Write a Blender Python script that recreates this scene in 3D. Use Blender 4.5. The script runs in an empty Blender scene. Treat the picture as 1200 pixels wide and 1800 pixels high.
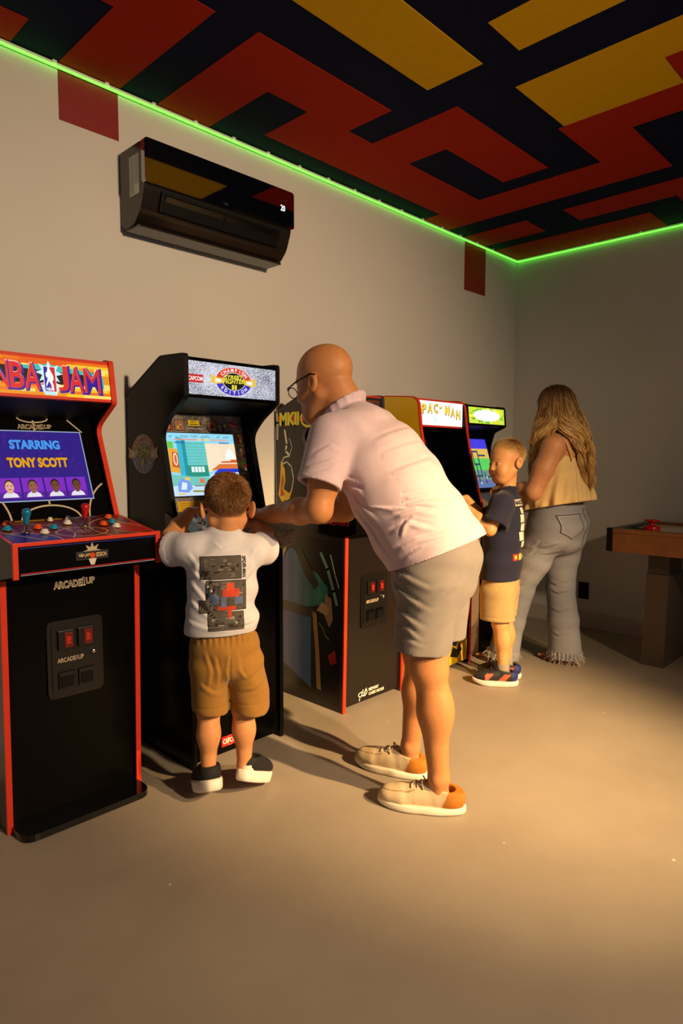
import bpy, bmesh, math, random
import numpy as np
from mathutils import Vector, Matrix
from mathutils.bvhtree import BVHTree

scene = bpy.context.scene
COL = scene.collection
random.seed(7)
RNG = np.random.default_rng(7)

# ------------------------------------------------------------------ camera, world, lights, exposure
cam_data = bpy.data.cameras.new("camera")
cam_data.sensor_width = 36.0
cam_data.lens = 36.0 * 1151.9 / 1800.0
cam_data.clip_start = 0.05
cam = bpy.data.objects.new("camera", cam_data)
COL.objects.link(cam)
cam.matrix_world = Matrix(((0.696556, 0.058357, -0.715126, -4.523358),
                           (-0.717498, 0.060243, -0.693950, -2.571608),
                           (0.002585, 0.996476, 0.083834, 1.21),
                           (0, 0, 0, 1)))
scene.camera = cam

world = bpy.data.worlds.new("room_ambience")
scene.world = world
world.use_nodes = True
wbg = world.node_tree.nodes["Background"]
wbg.inputs[0].default_value = (0.93, 0.95, 1.0, 1)
wbg.inputs[1].default_value = 0.2


def spot(name, loc, target, power, color, angle, blend, radius):
    d = bpy.data.lights.new(name, 'SPOT')
    d.energy = power
    d.color = color
    d.spot_size = math.radians(angle)
    d.spot_blend = blend
    d.shadow_soft_size = radius
    o = bpy.data.objects.new(name, d)
    COL.objects.link(o)
    o.location = loc
    o.rotation_euler = (Vector(target) - Vector(loc)).to_track_quat('-Z', 'Y').to_euler()
    return o


spot("warm_spot_lamp", (-2.45, -4.50, 2.50), (-2.14, -0.62, 0.00), 1800, (1.0, 0.64, 0.29), 39, 1.0, 0.045)
spot("wide_wall_lamp", (-3.20, -4.85, 2.40), (-2.72, -0.30, 0.84), 735, (1.0, 0.71, 0.44), 72, 1.0, 0.10)

vs = scene.view_settings
vs.view_transform = 'Standard'
vs.look = 'None'
vs.exposure = 0.0
vs.gamma = 1.0
vs.use_curve_mapping = False
scene.cycles.use_denoising = True
scene.cycles.max_bounces = 8


# ------------------------------------------------------------------ materials
def lin(c):
    def f(v):
        v /= 255.0
        return v / 12.92 if v <= 0.04045 else ((v + 0.055) / 1.055) ** 2.4
    if isinstance(c, str):
        c = c.lstrip('#')
        c = tuple(int(c[i:i + 2], 16) for i in (0, 2, 4))
    return (f(c[0]), f(c[1]), f(c[2]), 1.0)


MATS = {}


def mat(name, col=(128, 128, 128), rough=0.5, metal=0.0, spec=0.5, var=0.06, vscale=40.0, bump=0.0, bscale=200.0,
        emit=None, estr=0.0, attr=False, coat=0.0, sheen=0.0, sss=0.0, glow_attr=False, trans=0.0, alpha=1.0):
    if name in MATS:
        return MATS[name]
    m = bpy.data.materials.new(name)
    m.use_nodes = True
    nt = m.node_tree
    b = nt.nodes["Principled BSDF"]
    b.inputs["Roughness"].default_value = rough
    b.inputs["Metallic"].default_value = metal
    b.inputs["Specular IOR Level"].default_value = spec
    b.inputs["Coat Weight"].default_value = coat
    b.inputs["Coat Roughness"].default_value = 0.08
    b.inputs["Sheen Weight"].default_value = sheen
    b.inputs["Transmission Weight"].default_value = trans
    if sss:
        b.inputs["Subsurface Weight"].default_value = sss
        b.inputs["Subsurface Radius"].default_value = (0.012, 0.005, 0.003)
        b.inputs["Subsurface Scale"].default_value = 1.0
    b.inputs["Alpha"].default_value = alpha
    c = lin(col)
    tc = nt.nodes.new("ShaderNodeTexCoord")
    nz = nt.nodes.new("ShaderNodeTexNoise")
    nz.inputs["Scale"].default_value = vscale
    nz.inputs["Detail"].default_value = 4
    nt.links.new(tc.outputs["Object"], nz.inputs["Vector"])
    mx = nt.nodes.new("ShaderNodeMix")
    mx.data_type = 'RGBA'
    mx.blend_type = 'MULTIPLY'
    mx.inputs["Factor"].default_value = 1.0
    rp = nt.nodes.new("ShaderNodeMapRange")
    rp.inputs["From Min"].default_value = 0.25
    rp.inputs["From Max"].default_value = 0.75
    rp.inputs["To Min"].default_value = 1.0 - var
    rp.inputs["To Max"].default_value = 1.0 + var
    nt.links.new(nz.outputs["Fac"], rp.inputs["Value"])
    nt.links.new(rp.outputs["Result"], mx.inputs["B"])
    if attr or glow_attr:
        at = nt.nodes.new("ShaderNodeAttribute")
        at.attribute_name = "Col"
        nt.links.new(at.outputs["Color"], mx.inputs["A"])
    else:
        mx.inputs["A"].default_value = c
    if glow_attr:
        b.inputs["Base Color"].default_value = (0.01, 0.01, 0.01, 1)
        nt.links.new(mx.outputs["Result"], b.inputs["Emission Color"])
        b.inputs["Emission Strength"].default_value = estr
    else:
        nt.links.new(mx.outputs["Result"], b.inputs["Base Color"])
        if emit is not None:
            b.inputs["Emission Color"].default_value = lin(emit)
            b.inputs["Emission Strength"].default_value = estr
    if bump:
        n2 = nt.nodes.new("ShaderNodeTexNoise")
        n2.inputs["Scale"].default_value = bscale
        n2.inputs["Detail"].default_value = 3
        nt.links.new(tc.outputs["Object"], n2.inputs["Vector"])
        bp = nt.nodes.new("ShaderNodeBump")
        bp.inputs["Strength"].default_value = bump
        bp.inputs["Distance"].default_value = 0.002
        nt.links.new(n2.outputs["Fac"], bp.inputs["Height"])
        nt.links.new(bp.outputs["Normal"], b.inputs["Normal"])
    MATS[name] = m
    return m


def speckle_mat(name, glow=0.0, lo=(25, 25, 30), hi=(235, 235, 240), scale=420.0, mid=0.5, width=0.1):
    m = bpy.data.materials.new(name)
    m.use_nodes = True
    nt = m.node_tree
    b = nt.nodes["Principled BSDF"]
    tc = nt.nodes.new("ShaderNodeTexCoord")
    nz = nt.nodes.new("ShaderNodeTexNoise")
    nz.inputs["Scale"].default_value = scale
    nz.inputs["Detail"].default_value = 6
    nt.links.new(tc.outputs["Object"], nz.inputs["Vector"])
    big = nt.nodes.new("ShaderNodeTexNoise")
    big.inputs["Scale"].default_value = 9.0
    nt.links.new(tc.outputs["Object"], big.inputs["Vector"])
    ad = nt.nodes.new("ShaderNodeMath")
    ad.operation = 'MULTIPLY_ADD'
    ad.inputs[1].default_value = 0.35
    nt.links.new(big.outputs["Fac"], ad.inputs[0])
    nt.links.new(nz.outputs["Fac"], ad.inputs[2])
    mr = nt.nodes.new("ShaderNodeMapRange")
    mr.inputs["From Min"].default_value = mid + 0.175 - width
    mr.inputs["From Max"].default_value = mid + 0.175 + width
    nt.links.new(ad.outputs[0], mr.inputs["Value"])
    mx = nt.nodes.new("ShaderNodeMix")
    mx.data_type = 'RGBA'
    mx.inputs["A"].default_value = lin(lo)
    mx.inputs["B"].default_value = lin(hi)
    nt.links.new(mr.outputs["Result"], mx.inputs["Factor"])
    if glow:
        b.inputs["Base Color"].default_value = (0.02, 0.02, 0.02, 1)
        nt.links.new(mx.outputs["Result"], b.inputs["Emission Color"])
        b.inputs["Emission Strength"].default_value = glow
    else:
        nt.links.new(mx.outputs["Result"], b.inputs["Base Color"])
    b.inputs["Roughness"].default_value = 0.35
    return m


def floor_material():
    m = bpy.data.materials.new("painted_concrete")
    m.use_nodes = True
    nt = m.node_tree
    b = nt.nodes["Principled BSDF"]
    tc = nt.nodes.new("ShaderNodeTexCoord")
    n1 = nt.nodes.new("ShaderNodeTexNoise")
    n1.inputs["Scale"].default_value = 1.7
    n1.inputs["Detail"].default_value = 8
    n1.inputs["Roughness"].default_value = 0.62
    nt.links.new(tc.outputs["Object"], n1.inputs["Vector"])
    r1 = nt.nodes.new("ShaderNodeValToRGB")
    r1.color_ramp.elements[0].position = 0.3
    r1.color_ramp.elements[0].color = lin((150, 138, 122))
    r1.color_ramp.elements[1].position = 0.72
    r1.color_ramp.elements[1].color = lin((166, 154, 138))
    nt.links.new(n1.outputs["Fac"], r1.inputs["Fac"])
    # small pale paint flecks
    v = nt.nodes.new("ShaderNodeTexVoronoi")
    v.inputs["Scale"].default_value = 5.5
    v.inputs["Randomness"].default_value = 1.0
    nt.links.new(tc.outputs["Object"], v.inputs["Vector"])
    n3 = nt.nodes.new("ShaderNodeTexNoise")
    n3.inputs["Scale"].default_value = 60
    nt.links.new(tc.outputs["Object"], n3.inputs["Vector"])
    ma = nt.nodes.new("ShaderNodeMath")
    ma.operation = 'MULTIPLY_ADD'
    ma.inputs[1].default_value = 0.05
    nt.links.new(n3.outputs["Fac"], ma.inputs[0])
    nt.links.new(v.outputs["Distance"], ma.inputs[2])
    lt = nt.nodes.new("ShaderNodeMath")
    lt.operation = 'LESS_THAN'
    lt.inputs[1].default_value = 0.052
    nt.links.new(ma.outputs[0], lt.inputs[0])
    mx = nt.nodes.new("ShaderNodeMix")
    mx.data_type = 'RGBA'
    mx.inputs["B"].default_value = lin((215, 208, 196))
    nt.links.new(r1.outputs["Color"], mx.inputs["A"])
    nt.links.new(lt.outputs[0], mx.inputs["Factor"])
    nt.links.new(mx.outputs["Result"], b.inputs["Base Color"])
    rr = nt.nodes.new("ShaderNodeMapRange")
    rr.inputs["To Min"].default_value = 0.42
    rr.inputs["To Max"].default_value = 0.62
    nt.links.new(n1.outputs["Fac"], rr.inputs["Value"])
    nt.links.new(rr.outputs["Result"], b.inputs["Roughness"])
    b.inputs["Specular IOR Level"].default_value = 0.35
    bp = nt.nodes.new("ShaderNodeBump")
    bp.inputs["Strength"].default_value = 0.12
    bp.inputs["Distance"].default_value = 0.003
    n4 = nt.nodes.new("ShaderNodeTexNoise")
    n4.inputs["Scale"].default_value = 14
    n4.inputs["Detail"].default_value = 8
    nt.links.new(tc.outputs["Object"], n4.inputs["Vector"])
    nt.links.new(n4.outputs["Fac"], bp.inputs["Height"])
    nt.links.new(bp.outputs["Normal"], b.inputs["Normal"])
    return m


PRINT = mat("printed_art", rough=0.3, attr=True, var=0.05, vscale=60)
PRINT_CLOTH = mat("printed_cloth", rough=0.8, attr=True, var=0.16, vscale=90, spec=0.2)
GLOW = mat("lit_art", glow_attr=True, estr=1.0, rough=0.25, var=0.04, vscale=25)
BLACK = mat("black_laminate", (8, 7, 6), rough=0.22, var=0.1, spec=0.10)
BLACK_MATT = mat("matt_black_plastic", (7, 7, 7), rough=0.5, var=0.1, spec=0.2)
GLOSS = mat("glossy_black", (8, 8, 9), rough=0.12, var=0.05, spec=0.6)
RED_TRIM = mat("red_orange_trim", (214, 58, 30), rough=0.4, spec=0.3)
STEEL = mat("steel", (190, 188, 182), rough=0.25, metal=1.0)


# ------------------------------------------------------------------ object helpers
WORLD = {}


def tag(o, label=None, cat=None, group=None, kind=None):
    if label:
        o["label"] = label
    if cat:
        o["category"] = cat
    if group:
        o["group"] = group
    if kind:
        o["kind"] = kind
    return o


def root(name, loc, label, cat, group=None):
    o = bpy.data.objects.new(name, None)
    o.empty_display_size = 0.1
    COL.objects.link(o)
    o.location = loc
    WORLD[o.name] = Vector(loc)
    return tag(o, label, cat, group)


def link(name, me, parent=None, loc=None):
    """link a mesh whose vertices are relative to loc (world); loc None -> relative to the parent's origin"""
    o = bpy.data.objects.new(name, me)
    COL.objects.link(o)
    pw = WORLD[parent.name] if parent else Vector((0, 0, 0))
    if parent:
        o.parent = parent
    o.location = (Vector(loc) - pw) if loc is not None else (0, 0, 0)
    WORLD[o.name] = Vector(loc) if loc is not None else pw.copy()
    return o


def mk(name, verts, faces, m, parent=None, smooth=False, loc=None):
    """mesh from world-space verts"""
    off = Vector(loc) if loc is not None else (WORLD[parent.name] if parent else Vector((0, 0, 0)))
    me = bpy.data.meshes.new(name)
    me.from_pydata([tuple(Vector(v) - off) for v in verts], [], faces)
    me.materials.append(m)
    me.validate()
    me.update()
    fix_normals(me)
    if smooth:
        me.polygons.foreach_set("use_smooth", [True] * len(me.polygons))
    return link(name, me, parent, loc)


def fix_normals(me):
    bm = bmesh.new()
    bm.from_mesh(me)
    bmesh.ops.recalc_face_normals(bm, faces=bm.faces)
    bm.to_mesh(me)
    bm.free()


def box(name, lo, hi, m, parent=None, bevel=0.0, loc=None, rot=None, seg=2):
    lo, hi = Vector(lo), Vector(hi)
    c = (lo + hi) / 2
    bm = bmesh.new()
    bmesh.ops.create_cube(bm, size=1.0)
    bmesh.ops.scale(bm, vec=hi - lo, verts=bm.verts)
    if bevel:
        bmesh.ops.bevel(bm, geom=bm.edges[:], offset=bevel, segments=seg, profile=0.6, affect='EDGES')
    if rot is not None:
        bmesh.ops.rotate(bm, matrix=rot, verts=bm.verts)
    off = Vector(loc) if loc is not None else (WORLD[parent.name] if parent else Vector((0, 0, 0)))
    bmesh.ops.translate(bm, vec=c - off, verts=bm.verts)
    me = bpy.data.meshes.new(name)
    bm.to_mesh(me)
    bm.free()
    me.materials.append(m)
    return link(name, me, parent, loc)


def round_poly(pts, r=0.02, n=4, radii=None):
    """fillet the corners of a closed 2D polygon"""
    out = []
    N = len(pts)
    for i in range(N):
        p0, p1, p2 = Vector(pts[i - 1]), Vector(pts[i]), Vector(pts[(i + 1) % N])
        rr = r if radii is None else radii.get(i, r)
        a, b = (p0 - p1), (p2 - p1)
        la, lb = a.length, b.length
        if rr <= 0 or la < 1e-6 or lb < 1e-6:
            out.append(tuple(p1))
            continue
        d = min(rr, la * 0.45, lb * 0.45)
        s, e = p1 + a / la * d, p1 + b / lb * d
        for k in range(n + 1):
            t = k / n
            out.append(tuple((1 - t) ** 2 * s + 2 * t * (1 - t) * p1 + t * t * e))
    return out


def prism_x(name, prof, x0, x1, m, parent=None, loc=None):
    """extrude a closed (y,z) polygon along X"""
    n = len(prof)
    v = [(x0, y, z) for y, z in prof] + [(x1, y, z) for y, z in prof]
    f = [list(range(n)), list(range(2 * n - 1, n - 1, -1))]
    f += [[i, (i + 1) % n, n + (i + 1) % n, n + i] for i in range(n)]
    return mk(name, v, f, m, parent, loc=loc)


def trim_x(name, path, x0, x1, m, parent, e=0.003, closed=False):
    """edge moulding that follows an open (y,z) path, proud by e"""
    P = [Vector(p) for p in path]
    n = len(P)
    nor = []
    for i in range(n):
        if closed:
            t = P[(i + 1) % n] - P[i - 1]
        else:
            t = P[min(i + 1, n - 1)] - P[max(i - 1, 0)]
        t.normalize()
        nor.append(Vector((t.y, -t.x)))
    v, f = [], []
    for i in range(n):
        o_, i_ = P[i] + nor[i] * e, P[i] - nor[i] * e
        v += [(x0, o_.x, o_.y), (x1, o_.x, o_.y), (x1, i_.x, i_.y), (x0, i_.x, i_.y)]
    rng = range(n) if closed else range(n - 1)
    for i in rng:
        a, b = 4 * i, 4 * ((i + 1) % n)
        for k in range(4):
            f.append([a + k, a + (k + 1) % 4, b + (k + 1) % 4, b + k])
    if not closed:
        f += [[0, 1, 2, 3], [4 * n - 1, 4 * n - 2, 4 * n - 3, 4 * n - 4]]
    return mk(name, v, f, m, parent)


def lathe_mesh(name, prof, m, n=20, axis=None):
    """surface of revolution about local z; prof = [(r,z)]"""
    v, f = [], []
    k = len(prof)
    for j in range(n):
        a = 2 * math.pi * j / n
        for r, z in prof:
            v.append((r * math.cos(a), r * math.sin(a), z))
    for j in range(n):
        for i in range(k - 1):
            a, b = j * k + i, ((j + 1) % n) * k + i
            f.append([a, b, b + 1, a + 1])
    me = bpy.data.meshes.new(name)
    if axis is not None:
        q = Vector((0, 0, 1)).rotation_difference(Vector(axis))
        v = [tuple(q @ Vector(p)) for p in v]
    me.from_pydata(v, [], f)
    bm = bmesh.new()
    bm.from_mesh(me)
    bmesh.ops.remove_doubles(bm, verts=bm.verts, dist=1e-6)
    bmesh.ops.recalc_face_normals(bm, faces=bm.faces)
    bm.to_mesh(me)
    bm.free()
    me.polygons.foreach_set("use_smooth", [True] * len(me.polygons))
    me.materials.append(m)
    return me


def tube(name, pts, r, m, parent=None, n=8, closed=False, loc=None):
    P = [Vector(p) for p in pts]
    N = len(P)
    rad = r if isinstance(r, (list, tuple)) else [r] * N
    v, f = [], []
    up = Vector((0.13, 0.21, 0.97))
    for i in range(N):
        if closed:
            t = P[(i + 1) % N] - P[i - 1]
        else:
            t = P[min(i + 1, N - 1)] - P[max(i - 1, 0)]
        t.normalize()
        a = t.cross(up)
        if a.length < 1e-4:
            a = t.cross(Vector((1, 0, 0)))
        a.normalize()
        b = t.cross(a)
        for k in range(n):
            w = 2 * math.pi * k / n
            v.append(P[i] + (a * math.cos(w) + b * math.sin(w)) * rad[i])
    for i in range(N if closed else N - 1):
        j = (i + 1) % N
        for k in range(n):
            f.append([i * n + k, i * n + (k + 1) % n, j * n + (k + 1) % n, j * n + k])
    if not closed:
        f += [list(range(n)), list(range(N * n - 1, N * n - n - 1, -1))]
    return mk(name, v, f, m, parent, smooth=True, loc=loc)


# ------------------------------------------------------------------ flat print: 2D artwork laid on a surface
_GL = {}


def glyphs(s, bold=0.0):
    key = (s, round(bold, 4))
    if key in _GL:
        return _GL[key]
    cu = bpy.data.curves.new("txt", 'FONT')
    cu.body = s
    cu.size = 1.0
    cu.offset = bold
    cu.resolution_u = 3
    o = bpy.data.objects.new("txt", cu)
    COL.objects.link(o)
    bpy.context.view_layer.update()
    me = bpy.data.meshes.new_from_object(o.evaluated_get(bpy.context.evaluated_depsgraph_get()))
    v = np.array([p.co[:2] for p in me.vertices]) if len(me.vertices) else np.zeros((0, 2))
    f = [list(p.vertices) for p in me.polygons]
    bpy.data.objects.remove(o)
    bpy.data.curves.remove(cu)
    bpy.data.meshes.remove(me)
    _GL[key] = (v, f)
    return _GL[key]


class Art:
    def __init__(self):
        self.v, self.l, self.c, self.f, self.m = [], [], [], [], []

    def add(self, pts, faces, col, layer, mi=0):
        b = len(self.v)
        c = lin(col)
        for p in pts:
            self.v.append((float(p[0]), float(p[1])))
            self.l.append(layer)
            self.c.append(c)
        for f in faces:
            self.f.append([b + i for i in f])
            self.m.append(mi)
        return self

    def poly(self, pts, col, layer=1, mi=0):
        return self.add(pts, [list(range(len(pts)))], col, layer, mi)

    def rect(self, x0, y0, x1, y1, col, layer=1, mi=0):
        return self.poly([(x0, y0), (x1, y0), (x1, y1), (x0, y1)], col, layer, mi)

    def grid(self, x0, y0, x1, y1, col, layer=1, n=8, m=8, fn=None, mi=0):
        pts = [(x0 + (x1 - x0) * i / n, y0 + (y1 - y0) * j / m) for j in range(m + 1) for i in range(n + 1)]
        if fn:
            pts = [fn(*p) for p in pts]
        fc = [[j * (n + 1) + i, j * (n + 1) + i + 1, (j + 1) * (n + 1) + i + 1, (j + 1) * (n + 1) + i]
              for j in range(m) for i in range(n)]
        return self.add(pts, fc, col, layer, mi)

    def ell(self, cx, cy, rx, ry, col, layer=1, n=36, mi=0):
        return self.poly([(cx + rx * math.cos(2 * math.pi * k / n), cy + ry * math.sin(2 * math.pi * k / n))
                          for k in range(n)], col, layer, mi)

    def ring(self, cx, cy, rx, ry, w, col, layer=1, a0=0.0, a1=360.0, n=48, wy=None):
        wy = w if wy is None else wy
        pts, fc = [], []
        for k in range(n + 1):
            a = math.radians(a0 + (a1 - a0) * k / n)
            pts += [(cx + rx * math.cos(a), cy + ry * math.sin(a)),
                    (cx + (rx - w) * math.cos(a), cy + (ry - wy) * math.sin(a))]
        for k in range(n):
            fc.append([2 * k, 2 * k + 2, 2 * k + 3, 2 * k + 1])
        return self.add(pts, fc, col, layer)

    def line(self, pts, w, col, layer=1):
        for a, b in zip(pts[:-1], pts[1:]):
            a, b = Vector(a), Vector(b)
            d = (b - a)
            if d.length < 1e-6:
                continue
            d.normalize()
            n = Vector((-d.y, d.x)) * w / 2
            d = d * w * 0.3
            self.poly([a - d + n, a - d - n, b + d - n, b + d + n], col, layer)
        return self

    def text(self, s, x, y, w, h, col, layer=2, bold=0.0, shear=0.0, fn=None, rot=0.0):
        v, f = glyphs(s, bold)
        if not len(v):
            return self
        lo, hi = v.min(0), v.max(0)
        q = (v - lo) / (hi - lo)
        px, py = x + q[:, 0] * w + shear * q[:, 1] * h, y + q[:, 1] * h
        if rot:
            cx, cy = x + w / 2, y + h / 2
            c_, s_ = math.cos(rot), math.sin(rot)
            px, py = cx + (px - cx) * c_ - (py - cy) * s_, cy + (px - cx) * s_ + (py - cy) * c_
        pts = list(zip(px, py))
        if fn:
            pts = [fn(*p) for p in pts]
        return self.add(pts, f, col, layer)

    def arc_text(self, s, cx, cy, rx, ry, a0, a1, h, w, col, layer=3, bold=0.02, flip=False):
        n = len(s)
        for i, ch in enumerate(s):
            if ch == ' ':
                continue
            a = math.radians(a0 + (a1 - a0) * (i + 0.5) / n)
            v, f = glyphs(ch, bold)
            lo, hi = v.min(0), v.max(0)
            q = v - (lo + hi) / 2
            sc = h / 0.72
            ww = sc * w
            th = math.atan2(math.sin(a) * rx, math.cos(a) * ry) - math.pi / 2 + (math.pi if flip else 0)
            X, Y = q[:, 0] * ww, q[:, 1] * sc
            px = cx + rx * math.cos(a) + X * math.cos(th) - Y * math.sin(th)
            py = cy + ry * math.sin(a) + X * math.sin(th) + Y * math.cos(th)
            self.add(list(zip(px, py)), f, col, layer)
        return self

    def build(self, name, parent, o, U, V, mats, step=0.0004, hit=None, label=None):
        o, U, V = Vector(o), Vector(U).normalized(), Vector(V).normalized()
        N = U.cross(V)
        off = WORLD[parent.name]
        P = []
        for (x, y), l in zip(self.v, self.l):
            p = o + U * x + V * y
            if hit is not None:
                r = hit.ray_cast(p + N * 0.4, -N)
                if r[0] is not None:
                    p = r[0] + N * 0.0012
            P.append(p + N * step * (l + 1) - off)
        me = bpy.data.meshes.new(name)
        me.from_pydata([tuple(p) for p in P], [], self.f)
        for m in mats:
            me.materials.append(m)
        me.polygons.foreach_set("material_index", self.m)
        a = me.color_attributes.new("Col", 'FLOAT_COLOR', 'POINT')
        a.data.foreach_set("color", np.array(self.c, dtype=np.float32).ravel())
        me.update()
        ob = link(name, me, parent)
        if label:
            ob["label"] = label
        return ob


FX, FZ, FN = (1, 0, 0), (0, 0, 1), (0, -1, 0)


# ------------------------------------------------------------------ room shell
H = 2.68
WALLM = mat("wall_paint", (204, 200, 193), rough=0.75, var=0.025, vscale=2.5, bump=0.25, bscale=260, spec=0.25)
NAVY = mat("ceiling_navy", (12, 18, 50), rough=0.8, spec=0.1, var=0.05, bump=0.15)
CRED = mat("ceiling_red", (168, 38, 12), rough=0.8, spec=0.1, var=0.04, bump=0.15)
CYEL = mat("ceiling_yellow", (216, 170, 10), rough=0.8, spec=0.1, var=0.04, bump=0.15)
WRED = mat("wall_red", (128, 8, 8), rough=0.6, var=0.04, bump=0.15)
BASEM = mat("baseboard_paint", (188, 178, 166), rough=0.55, var=0.03)

floor = box("floor", (-8.0, -7.0, -0.1), (0.12, 0.12, 0.0), floor_material())
tag(floor, kind="structure")
ceiling = box("ceiling", (-8.0, -7.0, H), (0.12, 0.12, H + 0.1), NAVY)
tag(ceiling, kind="structure")
wall_left = box("wall_left", (-8.0, 0.0, 0.0), (0.12, 0.12, H), WALLM)
tag(wall_left, kind="structure")
wall_right = box("wall_right", (0.0, -7.0, 0.0), (0.12, 0.0, H), WALLM)
tag(wall_right, kind="structure")
bl = box("baseboard_left", (-8.0, -0.014, 0.0), (0.0, 0.0, 0.112), BASEM, bevel=0.003)
tag(bl, kind="structure")
br = box("baseboard_right", (-0.014, -7.0, 0.0), (0.0, -0.014, 0.112), BASEM, bevel=0.003)
tag(br, kind="structure")


def ceil_patch(pts, m):
    n = len(pts)
    z0, z1 = H - 0.0015, H + 0.001
    v = [(x, y, z0) for x, y in pts] + [(x, y, z1) for x, y in pts]
    f = [list(range(n)), list(range(2 * n - 1, n - 1, -1))]
    f += [[i, (i + 1) % n, n + (i + 1) % n, n + i] for i in range(n)]
    return mk("painted_shape", v, f, m, ceiling)


ceil_patch([(-3.90, -0.18), (-3.58, -0.18), (-3.58, -0.0), (-3.90, -0.0)], CRED)
ceil_patch([(-3.41, 0), (-3.165, 0), (-3.165, -0.665), (-3.92, -0.665), (-3.92, -0.445), (-3.41, -0.445)], CRED)
ceil_patch([(-3.0, 0), (-2.74, 0), (-2.74, -0.42), (-2.52, -0.42), (-2.52, -0.13), (-1.155, -0.13), (-1.155, 0),
            (-0.89, 0), (-0.89, -1.37), (-1.43, -1.37), (-1.43, -2.3), (-1.87, -2.3), (-1.87, -1.65), (-1.645, -1.65),
            (-1.645, -1.125), (-1.18, -1.125), (-1.18, -0.42), (-1.83, -0.42), (-1.83, -0.65), (-1.305, -0.65),
            (-1.305, -0.905), (-2.115, -0.905), (-2.115, -0.43), (-2.28, -0.43), (-2.28, -0.685), (-3.0, -0.685)], CRED)
ceil_patch([(-0.70, 0), (-0.44, 0), (-0.44, -0.455), (-0.70, -0.455)], CRED)
ceil_patch([(-0.71, -0.70), (-0.475, -0.70), (-0.475, -1.26), (-0.28, -1.26), (-0.28, -2.3), (-0.71, -2.3)], CRED)
ceil_patch([(-0.31, 0), (0.0, 0), (0.0, -1.06), (-0.31, -1.06)], CRED)
ceil_patch([(-3.55, -1.145), (-2.3, -1.145), (-2.3, -0.89), (-3.55, -0.89)], CYEL)
ceil_patch([(-2.49, -1.285), (-2.28, -1.285), (-2.28, -2.4), (-2.49, -2.4)], CYEL)
ceil_patch([(-2.075, -1.155), (-1.648, -1.155), (-1.648, -1.652), (-1.872, -1.652), (-1.872, -2.4), (-2.075, -2.4)], CYEL)
ceil_patch([(-4.7, -1.145), (-3.85, -1.145), (-3.85, -2.0), (-4.1, -2.0), (-4.1, -0.89), (-4.7, -0.89)], CRED)
ceil_patch([(-3.6, -1.5), (-2.8, -1.5), (-2.8, -2.6), (-3.05, -2.6), (-3.05, -1.75), (-3.6, -1.75)], CRED)
ceil_patch([(-4.6, -2.4), (-3.4, -2.4), (-3.4, -2.65), (-4.6, -2.65)], CYEL)


def wall_patch(x0, x1, z0):
    mk("painted_shape", [(x0, -0.0015, z0), (x1, -0.0015, z0), (x1, -0.0015, H), (x0, -0.0015, H),
                         (x0, 0.001, z0), (x1, 0.001, z0), (x1, 0.001, H), (x0, 0.001, H)],
       [[0, 1, 2, 3], [4, 7, 6, 5], [0, 4, 5, 1], [1, 5, 6, 2], [2, 6, 7, 3], [3, 7, 4, 0]], WRED, wall_left)


wall_patch(-3.41, -3.17, 2.477)
wall_patch(-0.69, -0.43, 2.34)

# LED strip round the ceiling edge
led = root("led_strip_light", (-0.02, -0.02, H - 0.02), "glowing green LED strip running along the ceiling edge of both walls", "light")
CHAN = mat("led_channel_plastic", (205, 205, 200), rough=0.5)
LEDM = mat("green_led_glow", (120, 255, 80), emit=(96, 255, 60), estr=3.2, var=0.0)
box("channel", (-8.0, -0.012, H - 0.022), (-0.006, -0.0005, H - 0.006), CHAN, led)
box("channel", (-0.012, -7.0, H - 0.022), (-0.0005, -0.012, H - 0.006), CHAN, led)
tube("glowing_strip", [(-8.0, -0.014, H - 0.022), (-0.016, -0.014, H - 0.022)], 0.0045, LEDM, led)
tube("glowing_strip", [(-0.014, -7.0, H - 0.022), (-0.014, -0.018, H - 0.022)], 0.0045, LEDM, led)
CLIPM = mat("clip_plastic", (225, 225, 220), rough=0.4)
clip_me = None
for k in range(22):
    x = -0.35 - 0.205 * k
    if clip_me is None:
        c = box("mounting_clip", (x - 0.008, -0.016, H - 0.012), (x + 0.008, -0.0006, H - 0.001), CLIPM, led, bevel=0.001, loc=(x, -0.008, H - 0.006))
        clip_me = c.data
    else:
        link("mounting_clip", clip_me, led, (x, -0.008, H - 0.006))
for k in range(6):
    y = -0.3 - 0.3 * k
    box("mounting_clip", (-0.016, y - 0.008, H - 0.012), (-0.0006, y + 0.008, H - 0.001), CLIPM, led, bevel=0.001)

# outlet on the right wall
out = root("wall_outlet", (-0.004, -0.5955, 0.263), "black wall outlet plate low on the right wall", "outlet")
box("cover_plate", (-0.007, -0.633, 0.203), (-0.0005, -0.558, 0.323), BLACK_MATT, out, bevel=0.002)
for dz in (-0.024, 0.024):
    box("socket", (-0.0095, -0.612, 0.263 + dz - 0.015), (-0.006, -0.579, 0.263 + dz + 0.015), GLOSS, out, bevel=0.0015)

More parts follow.
